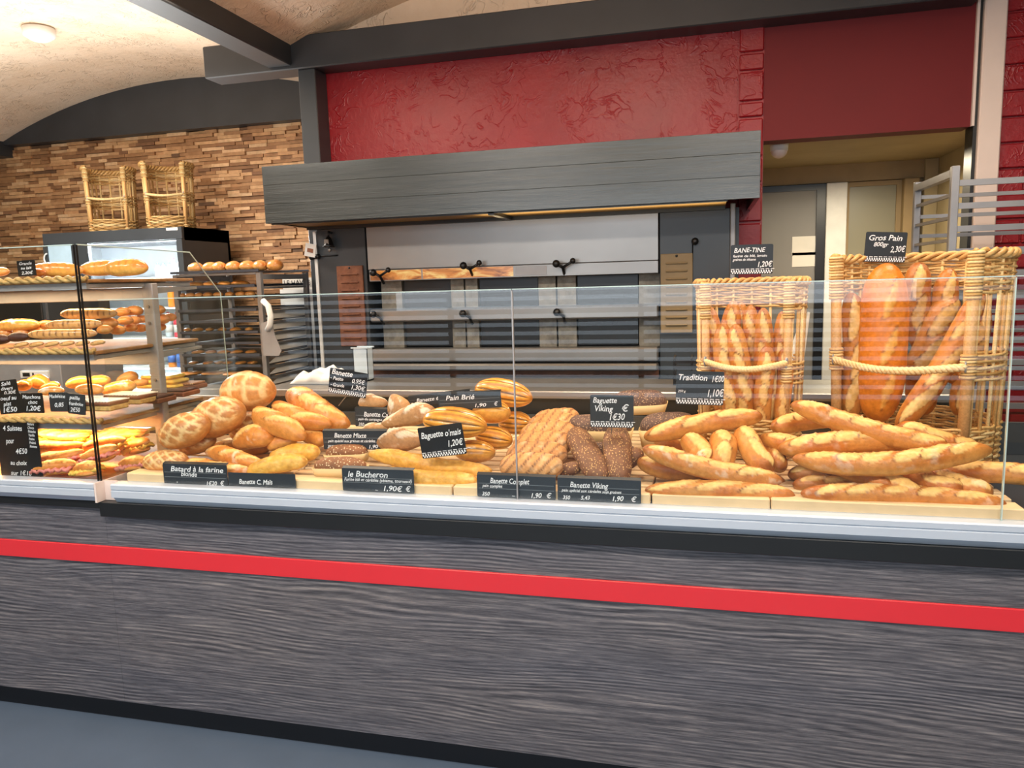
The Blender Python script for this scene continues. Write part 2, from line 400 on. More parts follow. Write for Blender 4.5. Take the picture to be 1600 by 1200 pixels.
struct('ceiling', vault(1.55, 4.2, 2.86, 0.3, -5.2, WY+0.02, 2), 'cream_plaster', 'cream plaster vault beyond the right edge', 'ceiling')
for (x, n_) in ((-2.36, 'dark beam running from the red wall towards the viewer'), (-6.25, 'dark beam at the far left edge of the ceiling'), (1.55, 'dark beam above the right end of the room')):
    struct('trim_1', MB().box((x-0.075, -5.2, 2.765), (x+0.075, 3.9 if x < -6 else WY-0.16, 3.03), bev=0.006), 'beam', n_, 'beam')
struct('trim_2', MB().box((-2.86, WY-0.16, 2.745), (1.235, WY, 2.925), bev=0.006), 'beam', 'dark horizontal beam across the top of the red wall', 'beam')
struct('trim_3', MB().box((-2.262, WY-0.14, 0.0), (-2.155, WY, 2.745), bev=0.004), 'charcoal', 'dark post at the left end of the red wall', 'post')
# lunette above the wood wall
mb = MB(); poly = [(-6.35, 2.86), (-2.1, 2.86)]
hw = 1.935; R = (hw*hw+0.385**2)/(2*0.385)
for i in range(25):
    x = -2.33-3.87*i/24; poly.append((x, 2.885+0.385-R+math.sqrt(max(0, R*R-(x+4.265)**2))))
mb.prism(poly, 1, 3.72, 3.9); struct('wall_back_lunette', mb, 'beam', 'dark arched panel above the wood-block wall', 'panel')
# wood-block wall
rnd = random.Random(5); mb = MB(); mb.box((-8, 3.86, 0), (-2.2, 3.98, 2.87), lin((60, 36, 20)))
z = 0.75
PAL = [(178, 136, 96), (156, 116, 80), (196, 156, 114), (140, 102, 70), (210, 174, 134), (122, 88, 62), (168, 126, 86), (186, 146, 104), (150, 110, 80), (100, 74, 54)]
while z < 2.86:
    h = 0.0285; x = -7.4-rnd.random()*0.2
    while x < -2.25:
        w = rnd.uniform(0.07, 0.25); c = lin(PAL[min(9, int(abs(rnd.gauss(0, 3.4))))]); k = rnd.uniform(0.95, 1.2)
        mb.box((x, 3.80+rnd.uniform(0, 0.035), z+0.001), (min(x+w, -2.22)-0.002, 3.87, z+h-0.001), tuple(q*k for q in c)); x += w
    z += h
struct('wall_back_wood', mb, 'cladblocks', 'wall clad in small staggered reclaimed wood blocks', 'wall', cols=True)
struct('wall_left', MB().box((-8.1, -5.2, 0), (-8, 6, 3.4)), 'beige')
struct('ceiling', MB().box((-8.1, -5.2, 2.9), (-6.3, 4.0, 3.0)), 'cream_plaster')
struct('ceiling', MB().box((-8.1, -5.3, 3.36), (4.4, 6.1, 3.44)), 'cream_plaster')
# red wall
DX0, DX1, LZ = 0.295, 1.262, 2.19
struct('wall_back_red', MB().box((-2.2, WY, 0), (0.165, WY+0.12, 2.9)), 'red_plaster', 'red trowelled plaster wall above the oven hood', 'wall')
mb = MB().box((0.165, WY-0.005, 0), (DX0, WY+0.12, 2.9))
zz = 0.4
for k, hh in enumerate([0.19, 0.20, 0.20, 0.19, 0.2, 0.2, 0.2, 0.2, 0.13, 0.2, 0.08, 0.15, 0.09, 0.13, 0.13, 0.13]):
    mb.box((0.172, WY-0.02, zz+0.006), (DX0-0.004, WY, zz+hh-0.006), bev=0.006); zz += hh
struct('wall_back_pier', mb, 'red_plaster', 'narrow red painted brick pier left of the doorway', 'wall')
struct('wall_back_panel', MB().box((DX0, WY-0.01, LZ), (DX1-0.012, WY+0.12, 2.9)), 'red_smooth', 'smooth dark red panel over the back-room doorway', 'wall')
struct('trim_4', MB().box((1.25, WY-0.03, LZ), (1.262, WY, 2.86)), 'jamb')
struct('trim_4', MB().box((1.262, WY-0.015, 0), (1.278, WY+0.1, 2.9)), 'black')
struct('trim_5', MB().box((1.278, WY-0.045, 0), (1.375, WY+0.1, 2.9), bev=0.006), 'jamb', 'white vertical door jamb at the right of the doorway', 'jamb')
mb = MB().box((1.375, WY, 0), (4.2, WY+0.12, 2.9)); zz = 0.3; k = 0
while zz < 2.8:
    x = 1.378-(k % 2)*0.1
    while x < 3.0:
        mb.box((max(x, 1.378), WY-0.012-rnd.random()*0.006, zz+0.005), (x+0.212, WY, zz+0.115), bev=0.004); x += 0.222
    zz += 0.12; k += 1
struct('wall_right_red', mb, 'red_plaster', 'red painted brick wall at the right edge', 'wall')
struct('wall_back_upper', MB().box((-2.33, WY, 2.9), (4.2, WY+0.1, 3.4)), 'cream_plaster')
struct('wall_return', MB().box((-2.26, WY+0.12, 0), (-2.2, 3.9, 3.0)), 'charcoal')
struct('wall_right', MB().box((4.2, -5.2, 0), (4.3, 6, 3.4)), 'beige')
# back room behind the doorway
BY = 3.6
struct('ceiling', MB().box((0.1, WY+0.12, 2.222), (1.75, BY+0.4, 2.3)), 'beige', 'beige back-room ceiling', 'ceiling')
struct('wall_backroom_left', MB().box((0.1, WY+0.12, 0), (0.2, BY+0.1, 2.25)), 'beige')
struct('wall_backroom_right', MB().box((1.48, WY+0.12, 0), (1.58, BY+0.1, 2.25)), 'beige', 'beige side wall of the back room', 'wall')
struct('wall_backroom_back', MB().box((0.1, BY+0.02, 0), (1.75, BY+0.12, 2.3)), 'beige')
struct('trim_6', MB().box((0.2, BY-0.03, 2.105), (1.48, BY+0.02, 2.222)), 'tan', 'tan bulkhead over the back-room door', 'trim')
d = thing('door_1', None, None, (0.5, BY, 0)); d['kind'] = 'structure'; d['label'] = 'grey back-room door in a black frame with two notices'
build('door_frame', MB().box((0.22, BY-0.05, 2.06), (0.80, BY, 2.10)).box((0.742, BY-0.05, 0), (0.80, BY, 2.06)), 'blackplastic', d)
build('door_leaf', MB().box((0.22, BY-0.035, 0.02), (0.742, BY-0.005, 2.06)), 'greydoor', d)
struct('trim_7', MB().box((0.80, BY-0.07, 0), (0.93, BY, 2.10), bev=0.004), 'white', 'white post beside the black door frame', 'post')
w_ = thing('window_1', None, None, (1.1, BY, 0.9)); w_['kind'] = 'structure'; w_['label'] = 'frosted pane in a tan frame beside the white post'
build('window_frame', MB().box((0.93, BY-0.03, 0.6), (0.95, BY, 2.10)).box((1.24, BY-0.03, 0.6), (1.27, BY, 2.10)).box((0.95, BY-0.03, 2.07), (1.24, BY, 2.1)), 'tan', w_)
build('pane', MB().box((0.95, BY-0.012, 0.6), (1.24, BY-0.004, 2.07)), 'greenglass', w_)
struct('trim_8', MB().box((1.27, BY-0.10, 0), (1.36, BY, 2.10), bev=0.004), 'tan', 'tan door post in the back room', 'post')
struct('trim_8', MB().box((1.40, BY-0.06, 0), (1.48, BY, 2.222), bev=0.004), 'beige')
for (a, b, lb) in (((1238, 370), (1275, 398), 'upper notice taped to the grey door'), ((1238, 395), (1275, 416), 'lower blank notice taped to the grey door')):
    p = at(*a, BY-0.04); q = at(*b, BY-0.04)
    tag(build('paper_notice', MB().box((p[0], BY-0.038, q[2]), (q[0], BY-0.036, p[2])), 'paper'), lb, 'notice')
p = at(1218, 224, WY+0.18)
o = thing('motion_sensor', 'round white ceiling sensor under the red lintel', 'sensor', (p[0], WY+0.18, LZ))
build('sensor_base', MB().lathe((p[0], WY+0.2, 2.165), [(0.048, 0.06), (0.05, 0.04), (0.045, 0.0)], 24), 'white', o, True)
build('sensor_dome', MB().sphere((p[0], WY+0.2, 2.165), 0.043, 20, 12, (1, 1, 0.9)), 'jamb', o, True)
# shop front behind the viewer: wall, window with slatted blind
struct('wall_front', MB().box((-8.1, -5.3, 0), (4.3, -5.2, 0.35)).box((-8.1, -5.3, 2.6), (4.3, -5.2, 3.4)).box((-8.1, -5.3, 0.35), (-4.4, -5.2, 2.6)).box((3.2, -5.3, 0.35), (4.3, -5.2, 2.6)), 'beige')
o = thing('window_2', None, None, (-0.6, -5.2, 0.35)); o['kind'] = 'structure'
mb = MB()
for k in range(17): mb.box((-4.4, -5.16, 0.42+k*0.085), (3.2, -5.12, 0.465+k*0.085))
build('slatted_shutter', mb, 'charcoal', o)
mb = MB()
for x in (-4.4, -2.5, -0.6, 1.3, 3.15): mb.box((x, -5.25, 0.35), (x+0.05, -5.2, 2.6))
build('window_frame', mb, 'charcoal', o)

# ceiling lamp and hook
p = atz(62, 60, 3.2)
o = thing('ceiling_spotlight', 'round white recessed lamp in the left ceiling vault', 'ceiling lamp', (p[0], p[1], 3.27))
build('lamp_ring', MB().lathe((p[0], p[1], 3.20), [(0.075, 0.0), (0.095, 0.012), (0.10, 0.06)], 32), 'white', o, True)
build('lamp_lens', MB().lathe((p[0], p[1], 3.185), [(0.05, 0.0), (0.072, 0.012), (0.075, 0.02)], 32), 'paper', o, True)
p = atz(482, 27, 3.14)
o = thing('ceiling_hook', 'small dark hook on a cream rosette in the ceiling', 'hook', (p[0], p[1], 3.2))
build('rosette', MB().lathe((p[0], p[1], 3.155), [(0.02, -0.01), (0.05, 0.0), (0.055, 0.03)], 20), 'cream_plaster', o, True)
build('hook', MB().tube([(p[0], p[1], 3.16), (p[0], p[1], 3.11), (p[0]+0.012, p[1], 3.10)], 0.008, 8), 'black', o, True)

# ------------------------------------------------------------------ counter
XL, XR, SX = -4.2, 2.6, -1.95
o = thing('shop_counter', 'long shop counter clad in dark oak laminate with a glossy red band', 'counter', (-0.5, 0.4, 0))
build('plinth', MB().box((XL, 0.055, 0), (XR, 0.9, 0.10)), 'kick', o)
build('lower_panel', MB().box((SX, 0, 0.10), (XR, 0.03, 0.605), bev=0.0004), 'oak', o)
build('lower_panel', MB().box((XL, 0, 0.10), (SX-0.0005, 0.03, 0.605), bev=0.0004), 'oak', o)
build('red_band', MB().box((XL, -0.006, 0.605), (XR, 0.03, 0.667), bev=0.002), 'red_gloss', o)
build('upper_panel', MB().box((SX, 0, 0.667), (XR, 0.03, 0.776), bev=0.0004), 'oak', o)
build('upper_panel', MB().box((XL, 0, 0.667), (SX-0.0005, 0.03, 0.80), bev=0.0004), 'oak', o)
build('black_strip', MB().box((SX, -0.022, 0.776), (XR, 0.03, 0.826), bev=0.002), 'black', o)
build('black_strip', MB().box((XL, -0.012, 0.80), (SX-0.004, 0.03, 0.826), bev=0.002), 'black', o)
build('carcass', MB().box((XL, 0.03, 0.10), (XR, 0.9, 0.825)), 'black', o)

def profile(x0, x1, top):
    mb = MB()
    mb.prism([(-0.026, 0.846), (-0.034, 0.848), (-0.034, 0.869), (-0.031, 0.871), (-0.031, 0.873), (-0.034, 0.875), (-0.034, top-0.004), (-0.030, top), (0.014, top), (0.013, 0.8265), (-0.012, 0.8265)], 0, x0, x1)
    return mb
mc = thing('display_case', 'long clear glass display case on the counter holding the loaves', 'display case', (-0.3, 0.4, 0.826))
build('front_profile', profile(-1.885, XR, 0.893), 'alu', mc)
build('case_floor', MB().box((-1.93, 0.014, 0.827), (XR, 0.90, 0.861)), 'charcoal', mc)
for (a, b) in ((-1.886, -0.517), (-0.514, 0.716), (0.719, 2.3)):
    g = build('glass_pane', MB().box((a, -0.004, 0.885), (b, 0.003, 1.492)), 'glass', mc)
    build('polished_edge', MB().box((a, -0.0045, 1.492), (b, 0.0035, 1.4945)), 'glass_edge', g)
build('pane_joint', MB().box((-0.5172, -0.005, 0.886), (-0.5138, 0.004, 1.49)), 'greymetal', mc)
build('pane_joint', MB().box((0.7162, -0.005, 0.886), (0.7188, 0.004, 1.49)), 'glass_edge', mc)
build('side_pane', MB().box((-1.890, 0.003, 0.885), (-1.884, 0.70, 1.49)), 'glass', mc)
build('back_ledge', MB().box((-1.9, 0.885, 0.862), (XR, 0.905, 0.975)), 'charcoal', mc)
lc = thing('pastry_case', 'tall glass pastry case with three lit shelves at the left', 'display case', (-2.9, 0.4, 0.826))
build('front_profile', profile(XL, -1.952, 0.893), 'alu', lc)
build('end_cap', MB().box((-1.951, -0.034, 0.827), (-1.944, 0.35, 0.893)).box((-1.944, 0.004, 0.827), (-1.887, 0.012, 0.893)), 'jamb', lc)
build('case_floor', MB().box((XL, 0.014, 0.827), (-1.953, 0.80, 0.88)), 'raffia', lc)
g = build('glass_pane', MB().box((XL, -0.004, 0.885), (-1.963, 0.003, 1.67)), 'glass', lc)
build('polished_edge', MB().box((XL, -0.0045, 1.67), (-1.962, 0.0035, 1.673)), 'glass_edge', g)
build('black_seal', MB().box((-1.9625, -0.004, 0.885), (-1.9595, 0.003, 1.672)), 'blackplastic', lc)
build('black_seal', MB().box((-1.9515, -0.004, 0.885), (-1.9490, 0.003, 1.672)), 'blackplastic', lc)
build('side_pane', MB().prism([(0.004, 0.885), (0.004, 1.67), (0.56, 1.66), (0.735, 1.498), (0.74, 0.885)], 0, -1.958, -1.953), 'glass', lc)
build('side_pane_edge', MB().tube([(-1.954, 0.004, 1.672), (-1.954, 0.56, 1.662), (-1.954, 0.735, 1.50), (-1.954, 0.742, 0.89)], 0.0024, 6), 'glass_edge', lc)
build('post', MB().box((-1.99, 0.32, 0.88), (-1.945, 0.352, 1.545), bev=0.003), 'greymetal', lc)
for z in (1.0, 1.19, 1.40, 1.46): build('screw', MB().cyl((-1.968, 0.3205, z), (-1.968, 0.317, z), 0.006, 12), 'steel', lc)
SH = [1.560, 1.322, 1.085]
for zi, z in enumerate(SH):
    sh = build('shelf', MB().box((XL, 0.06, z-0.028), (-1.975, 0.575, z-0.012), bev=0.002).box((XL, 0.05, z-0.03), (-1.975, 0.06, z+0.003)), 'greymetal', lc)
    # straw-trimmed wooden tray
    mb = MB()
    mb.box((XL, 0.045, z-0.010), (-1.962, 0.58, z+0.002), bev=0.003)
    build('shelf_tray', mb, 'raffia', sh)
    mb = MB()
    for q, ph in ((0, 0.0), (1, pi)):
        mb.tube([(XL+0.6+(1.64)*i/230, 0.036+0.006*cos(i*0.55+ph), z+0.004+0.006*sin(i*0.55+ph)) for i in range(231)], 0.007, 6)
    build('straw_trim', mb, 'straw', sh, True)
    br = MB().prism([(0.352, z-0.03), (0.352, z-0.055), (0.60, z-0.04), (0.60, z-0.03)], 0, -1.985, -1.965)
    build('shelf_bracket', br, 'greymetal', sh)
    lb = build('light_bar', MB().box((XL, 0.325, z-0.075), (-1.99, 0.36, z-0.03), bev=0.002), 'greymetal', sh)
    build('light_tube', MB().box((XL+0.3, 0.365, z-0.062), (-2.0, 0.39, z-0.045)), 'glow', lb)
    la = area('case_lamp', (0, 0, 0), (1.5, 0.03), (6, 8, 19)[zi], [(1.0, 0.72, 0.42), (1.0, 0.66, 0.34), (1.0, 0.50, 0.16)][zi])
    la.parent = lb; la.location = Vector((-2.78, 0.22, z-0.035))-wloc(lb)

# slatted pale-wood display boards under the loaves
for bi, (x0, x1, lb) in enumerate(((-1.86, -1.29, 'pale slatted wooden board under the round batards'), (-1.285, -0.72, 'pale slatted wooden board under the maize loaves'), (-0.715, -0.14, 'pale slatted wooden board under the plaited golden loaves'),
                         (-0.135, 0.175, 'pale slatted wooden board under the pointed yellow sticks'), (0.178, 0.775, 'long pale slatted board at the right end under the baguettes'))):
    t = thing('display_board', lb, 'board', ((x0+x1)/2, 0.4, 0.862), 'slatted display boards')
    build('front_rail', MB().box((x0, 0.012, 0.889), (x1, 0.075, DECK), bev=0.003), 'board', t)
    y = 0.10; k = 0
    while y < 0.86:
        build('slat', MB().box((x0, y, DECK-0.018), (x1, y+0.042, DECK), bev=0.002), 'board', t); y += 0.062; k += 1
    build('bearer', MB().box((x0+0.03, 0.03, 0.862), (x0+0.06, 0.85, DECK-0.018)).box((x1-0.06, 0.03, 0.862), (x1-0.03, 0.85, DECK-0.018)).box((x0+0.06, 0.03, 0.862), (x1-0.06, 0.07, 0.889)), 'board', t)

# ------------------------------------------------------------------ worktop behind the case
t = thing('back_worktop', 'stainless worktop running behind the display case', 'worktop', (-0.4, 1.1, 0))
build('worktop', MB().box((-1.92, 0.915, 1.035), (0.89, 1.30, 1.068), bev=0.004), 'steel', t)
build('worktop_body', MB().box((-1.90, 0.94, 0), (0.87, 1.28, 1.035)), 'black', t)
t = thing('side_workbench', 'dark blue-grey counter block behind the left loaves', 'counter', (-2.3, 1.1, 0))
build('bench_body', MB().box((-2.75, 0.98, 0), (-1.97, 1.30, 1.00), bev=0.004), 'charcoal', t)
build('bench_top', MB().box((-2.77, 0.96, 1.0), (-1.93, 1.32, 1.03), bev=0.004), 'steel', t)

# ------------------------------------------------------------------ oven and hood
t = thing('oven_hood', 'wide dark grey painted wooden extraction hood over the oven', 'hood', (-1.0, 1.8, 1.84))
build('hood_front', MB().box((-2.18, 1.48, 1.84), (0.235, 1.50, 1.935), bev=0.0008), 'hood', t)
build('hood_front', MB().box((-2.18, 1.4805, 1.9355), (0.235, 1.50, 2.0315), bev=0.001), 'hood', t)
build('hood_front', MB().box((-2.18, 1.48, 2.032), (0.235, 1.50, 2.124), bev=0.0008), 'hood', t)
build('hood_side', MB().box((-2.18, 1.50, 1.84), (-2.16, WY, 2.124)), 'hood', t)
build('hood_side', MB().box((0.215, 1.50, 1.84), (0.235, WY, 2.124)), 'hood', t)
build('hood_top', MB().box((-2.16, 1.50, 2.10), (0.215, WY, 2.124)), 'hood', t)
build('hood_underside', MB().box((-2.16, 1.50, 1.846), (0.10, 1.89, 1.856)), 'under', t)
build('hood_rib', MB().box((-1.0, 1.50, 1.828), (-0.97, 1.89, 1.846)).box((-2.16, 1.50, 1.835), (0.10, 1.52, 1.846)).box((-2.16, 1.86, 1.828), (0.10, 1.90, 1.846)), 'black', t)
area('hood_lamp', (-0.5, 1.7, 1.80), (1.2, 0.05), 1.2, (1.0, 0.75, 0.4), (pi, 0, 0))

OY = 1.9
t = thing('deck_oven', 'built-in stainless deck oven with dark baking chambers', 'oven', (-1.0, 2.0, 0))
ox0, ox1 = -1.82, -0.222
build('oven_body', MB().box((ox0, 2.10, 0.90), (ox1, WY, 1.84)), 'blackplastic', t)
build('fascia', MB().box((ox0, OY, 1.595), (ox1, OY+0.03, 1.84), bev=0.003), 'steel', t)
build('fascia_strip', MB().box((ox0+0.01, OY-0.012, 1.530), (ox1, OY+0.02, 1.595), bev=0.003), 'steel', t)
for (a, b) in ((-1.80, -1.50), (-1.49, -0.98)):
    build('painted_reflection', MB().box((a, OY-0.015, 1.537), (b, OY-0.012, 1.59)), 'ovenreflection', t)  # orange reflection painted as a glow on the fascia strip
build('dark_window', MB().box((-0.97, OY-0.015, 1.54), (-0.80, OY-0.012, 1.588)), 'greymetal', t)
for (z0, z1, nm) in ((1.375, 1.53, 'chamber_door'), (1.155, 1.305, 'chamber_door')):
    xs = [(-1.80, -1.775), (-1.66, -1.40), (-1.36, -1.04), (-0.86, -0.36), (-0.34, ox1)]
    for (a, b) in ((-1.66, -1.375), (-1.21, -0.875), (-0.66, -0.335)):
        dd = build('chamber_door', MB().box((a, 2.02, z0), (b, 2.04, z1), bev=0.002), 'blackplastic', t)
    for (a, b) in ((-1.79, -1.665), (-1.37, -1.295), (-1.285, -1.215), (-0.87, -0.775), (-0.765, -0.665), (-0.33, ox1)):
        build('stone_pillar', MB().box((a, 2.0, z0-0.01), (b, 2.06, z1)), 'stone', t)
    build('chamber_sill', MB().box((ox0, 1.97, z0-0.03), (ox1, 2.08, z0-0.005)), 'charcoal', t)
for (z0, z1, y) in ((1.305, 1.375, OY-0.03), (1.085, 1.155, OY-0.05), (1.04, 1.075, OY-0.09)):
    build('oven_rail', MB().box((ox0+0.01, y, z0), (ox1, y+0.10, z1), bev=0.008), 'steel', t)
build('lower_gap', MB().box((ox0, OY, 0.98), (ox1, OY+0.15, 1.04)), 'copper', t)
build('oven_base', MB().box((ox0, OY-0.06, 0.0), (ox1, OY+0.2, 1.0)), 'steel', t)
for i, (px_, py_, up) in enumerate(((583, 426, 1), (724, 415, 1), (869, 412, 1), (583, 491, 0), (723, 490, 0), (870, 488, 0))):
    p = at(px_, py_, OY-0.07)
    h = build('door_lever', MB().tube([(p[0]+0.03, OY, p[2]-0.06), (p[0]+0.03, OY-0.05, p[2]-0.02), (p[0], OY-0.07, p[2])], 0.008, 8), 'blackplastic', t, True)
    build('lever_ball', MB().sphere((p[0], OY-0.07, p[2]), 0.02, 14, 10), 'blackplastic', h, True)
    if up:
        build('lever_arm', MB().tube([(p[0]+0.03, OY-0.05, p[2]-0.02), (p[0]+0.085, OY-0.06, p[2]+0.01)], 0.007, 8).sphere((p[0]+0.085, OY-0.06, p[2]+0.012), 0.015), 'blackplastic', h, True)
for (x0, x1, lb, mt) in ((-2.12, -1.825, 'left', 'charcoal'), (-0.217, 0.125, 'right', 'charcoal')):
    build('side_panel', MB().box((x0, OY-0.005, 0), (x1, WY-0.01, 1.838), bev=0.003), mt, t)
build('panel_edge', MB().box((-2.14, OY-0.01, 0.9), (-2.122, OY+0.02, 1.82)), 'white', t)
build('panel_edge', MB().box((0.125, OY-0.01, 0.9), (0.150, OY+0.03, 1.86), bev=0.004), 'greymetal', t)
build('panel_edge', MB().box((0.15, OY+0.02, 0.9), (0.168, OY+0.1, 1.84)), 'black', t)
for (a, b, mt) in (((525, 416), (573, 541), 'copper'), ((1032, 397), (1082, 520), 'stone')):
    p = at(*a, OY-0.02); q = at(*b, OY-0.02)
    v = build('vent_cover', MB().box((p[0], OY-0.02, q[2]), (q[0], OY-0.006, p[2]), bev=0.003), 'copper' if mt == 'copper' else 'tan', t)
    mb = MB(); n = 9; w = q[0]-p[0]
    for k in range(n):
        z = p[2]-0.045-k*(p[2]-q[2]-0.05)/n
        mb.box((p[0]+0.16*w, OY-0.030, z-0.008), (q[0]-0.16*w, OY-0.018, z+0.002), bev=0.004)
    build('louvre', mb, mt if mt == 'copper' else 'tan', v)
    build('screw', MB().sphere((p[0]+w*0.5, OY-0.021, p[2]-0.012), 0.006), 'black', v)

# small things fixed beside the oven
p = at(516, 378, OY-0.03)
t = thing('wall_bell', 'black bell hanging on the dark oven panel', 'bell', (p[0], OY-0.006, p[2]))
build('bell_bracket', MB().tube([(p[0], OY-0.01, p[2]+0.05), (p[0]+0.004, OY-0.05, p[2]+0.055), (p[0], OY-0.05, p[2]+0.03)], 0.006), 'blackplastic', t, True)
build('bell_body', MB().lathe((p[0], OY-0.05, p[2]-0.03), [(0.034, 0.0), (0.028, 0.012), (0.022, 0.035), (0.012, 0.055), (0.004, 0.06)], 20), 'blackplastic', t, True)
build('clapper', MB().sphere((p[0]+0.004, OY-0.05, p[2]-0.045), 0.011).box((p[0]-0.014, OY-0.075, p[2]-0.015), (p[0]+0.012, OY-0.073, p[2]+0.012)), 'steel', t)
p = at(485, 401, OY-0.04)
t = thing('wall_lever', 'black ball-ended lever across the dark panel left of the oven', 'lever', (p[0], OY-0.01, p[2]))
build('lever_rod', MB().cyl((p[0], OY-0.02, p[2]), (p[0]+0.155, OY-0.012, p[2]+0.003), 0.004), 'blackplastic', t, True)
build('lever_knob', MB().sphere((p[0], OY-0.02, p[2]), 0.02).cyl((p[0]+0.02, OY-0.02, p[2]), (p[0]+0.045, OY-0.02, p[2]), 0.014), 'blackplastic', t, True)
p = at(485, 391, OY-0.05)
mb = MB().box((-0.033, -0.002, -0.036), (0.033, 0.002, 0.036))
o = build('note_card', mb, 'paper', origin=(0, 0, 0)); o.location = (p[0], OY-0.05, p[2]); o.rotation_euler = (0, radians(12), 0)
tag(o, 'small white card hung above the ball-ended lever', 'card')
o2 = build('printed_patch', MB().box((-0.018, -0.0035, -0.012), (0.018, -0.002, 0.01)), 'copper', None, origin=(0, 0, 0)); o2.parent = o
t = thing('ball_knob', 'black ball knob on the dark panel right of the oven', 'knob', tuple(at(1086, 377, OY-0.03)))
p = at(1086, 377, OY-0.03)
build('knob_stem', MB().tube([p, (p[0]-0.012, OY-0.01, p[2]-0.01), (p[0]-0.012, OY-0.008, p[2]-0.1)], 0.003, 6), 'blackplastic', t, True)
build('knob_ball', MB().sphere(p, 0.018), 'blackplastic', t, True)

# tub and cloth on the worktop
p = at(557, 543, 1.24); q = at(584, 585, 1.24)
t = thing('plastic_tub', 'translucent white plastic tub on the worktop by the copper vent', 'tub', ((p[0]+q[0])/2, 1.22, 1.068))
cx = (p[0]+q[0])/2; hz = p[2]
mb = MB()
for (a, b) in (((-0.036, -0.03), (0.036, -0.027)), ((-0.036, 0.027), (0.036, 0.03)), ((-0.036, -0.03), (-0.033, 0.03)), ((0.033, -0.03), (0.036, 0.03))):
    mb.box((cx+a[0], 1.22+a[1], 1.069), (cx+b[0], 1.22+b[1], hz))
mb.box((cx-0.036, 1.19, 1.069), (cx+0.036, 1.25, 1.074))
build('tub_body', mb, 'clearplastic', t)
build('tub_rim', MB().box((cx-0.043, 1.183, hz), (cx+0.043, 1.19, hz+0.006)).box((cx-0.043, 1.25, hz), (cx+0.043, 1.257, hz+0.006)), 'clearplastic', t)
rng = np.random.RandomState(3)
def vnoise(P, freq, seed=0, octv=1):
    P = np.asarray(P, float)*freq; out = np.zeros(P.shape[0]); amp = 1.0; tot = 0
    for o_ in range(octv):
        Q = P*(2**o_)+seed*17.31+o_*5.7; I = np.floor(Q).astype(np.int64); f = Q-I; f = f*f*(3-2*f)
        for dx in (0, 1):
            for dy in (0, 1):
                for dz in (0, 1):
                    h = ((I[:, 0]+dx)*374761393+(I[:, 1]+dy)*668265263+(I[:, 2]+dz)*2147483647+seed*1013904223) & 0xffffffff
                    h = ((h ^ (h >> 13))*1274126177) & 0xffffffff; h = (h ^ (h >> 16)) & 0xffffffff
                    w = (f[:, 0] if dx else 1-f[:, 0])*(f[:, 1] if dy else 1-f[:, 1])*(f[:, 2] if dz else 1-f[:, 2])
                    out += amp*w*(h/4294967295.0*2-1)
        tot += amp; amp *= 0.5
    return out/tot
def heap(name, label, cat, px0, px1, pz, Y, hgt, mat, seed, dy=0.09, base=1.068):
    a = at(px0, pz, Y); b = at(px1, pz, Y); mb = MB(); n, k = 34, 16; vs = []
    for i in range(n+1):
        for j in range(k+1):
            vs.append((a[0]+(b[0]-a[0])*i/n, Y-dy+2*dy*j/k, 0))
    V = np.array(vs); e = np.maximum(0, 1-((V[:, 0]-(a[0]+b[0])/2)/((b[0]-a[0])/2))**2)*np.maximum(0, 1-((V[:, 1]-Y)/dy)**2)
    V[:, 2] = base+0.002+e**0.45*hgt*(0.65+0.55*vnoise(V, 22, seed, 3))
    V[:, 2] = np.maximum(V[:, 2], base+0.001)
    mb.add(V.tolist(), [(i*(k+1)+j, (i+1)*(k+1)+j, (i+1)*(k+1)+j+1, i*(k+1)+j+1) for i in range(n) for j in range(k)])
    o = build(name, mb, mat, smooth=True); sm = o.modifiers.new('thickness', 'SOLIDIFY'); sm.thickness = 0.002
    return tag(o, label, cat)
heap('crumpled_cloth', 'crumpled white cloth lying on the left end of the worktop', 'cloth', 468, 543, 590, 1.15, 0.085, 'paper', 4)

# black crates and tray right of the oven, paper flap beside the grey door
t = thing('black_crate', 'black plastic crate on the worktop right of the oven', 'crate', (0.0, 1.18, 1.068))
mb = MB()
for k in range(5): mb.box((-0.12, 1.10, 1.072+k*0.022), (0.10, 1.107, 1.084+k*0.022))
for x in (-0.12, -0.05, 0.02, 0.092): mb.box((x, 1.102, 1.07), (x+0.008, 1.26, 1.18))
mb.box((-0.12, 1.10, 1.069), (0.10, 1.26, 1.074))
build('crate_lattice', mb, 'blackplastic', t)
t = thing('paper_bag', 'pale open paper bag standing on the worktop between the two baskets', 'bag', (0.36, 1.15, 1.068))
build('bag_front', MB().add([(0.30, 1.06, 1.07), (0.37, 1.06, 1.07), (0.40, 1.08, 1.36), (0.365, 1.08, 1.30), (0.30, 1.20, 1.07), (0.37, 1.20, 1.07), (0.40, 1.15, 1.36), (0.365, 1.15, 1.30)],
      [(0, 1, 2, 3), (4, 5, 6, 7), (0, 1, 5, 4), (1, 2, 6, 5), (0, 3, 7, 4)]), 'paper', t)
build('bag_flap', MB().add([(0.24, 1.05, 1.07), (0.30, 1.05, 1.09), (0.355, 1.09, 1.24), (0.30, 1.12, 1.20)], [(0, 1, 2, 3)]), 'paper', t)

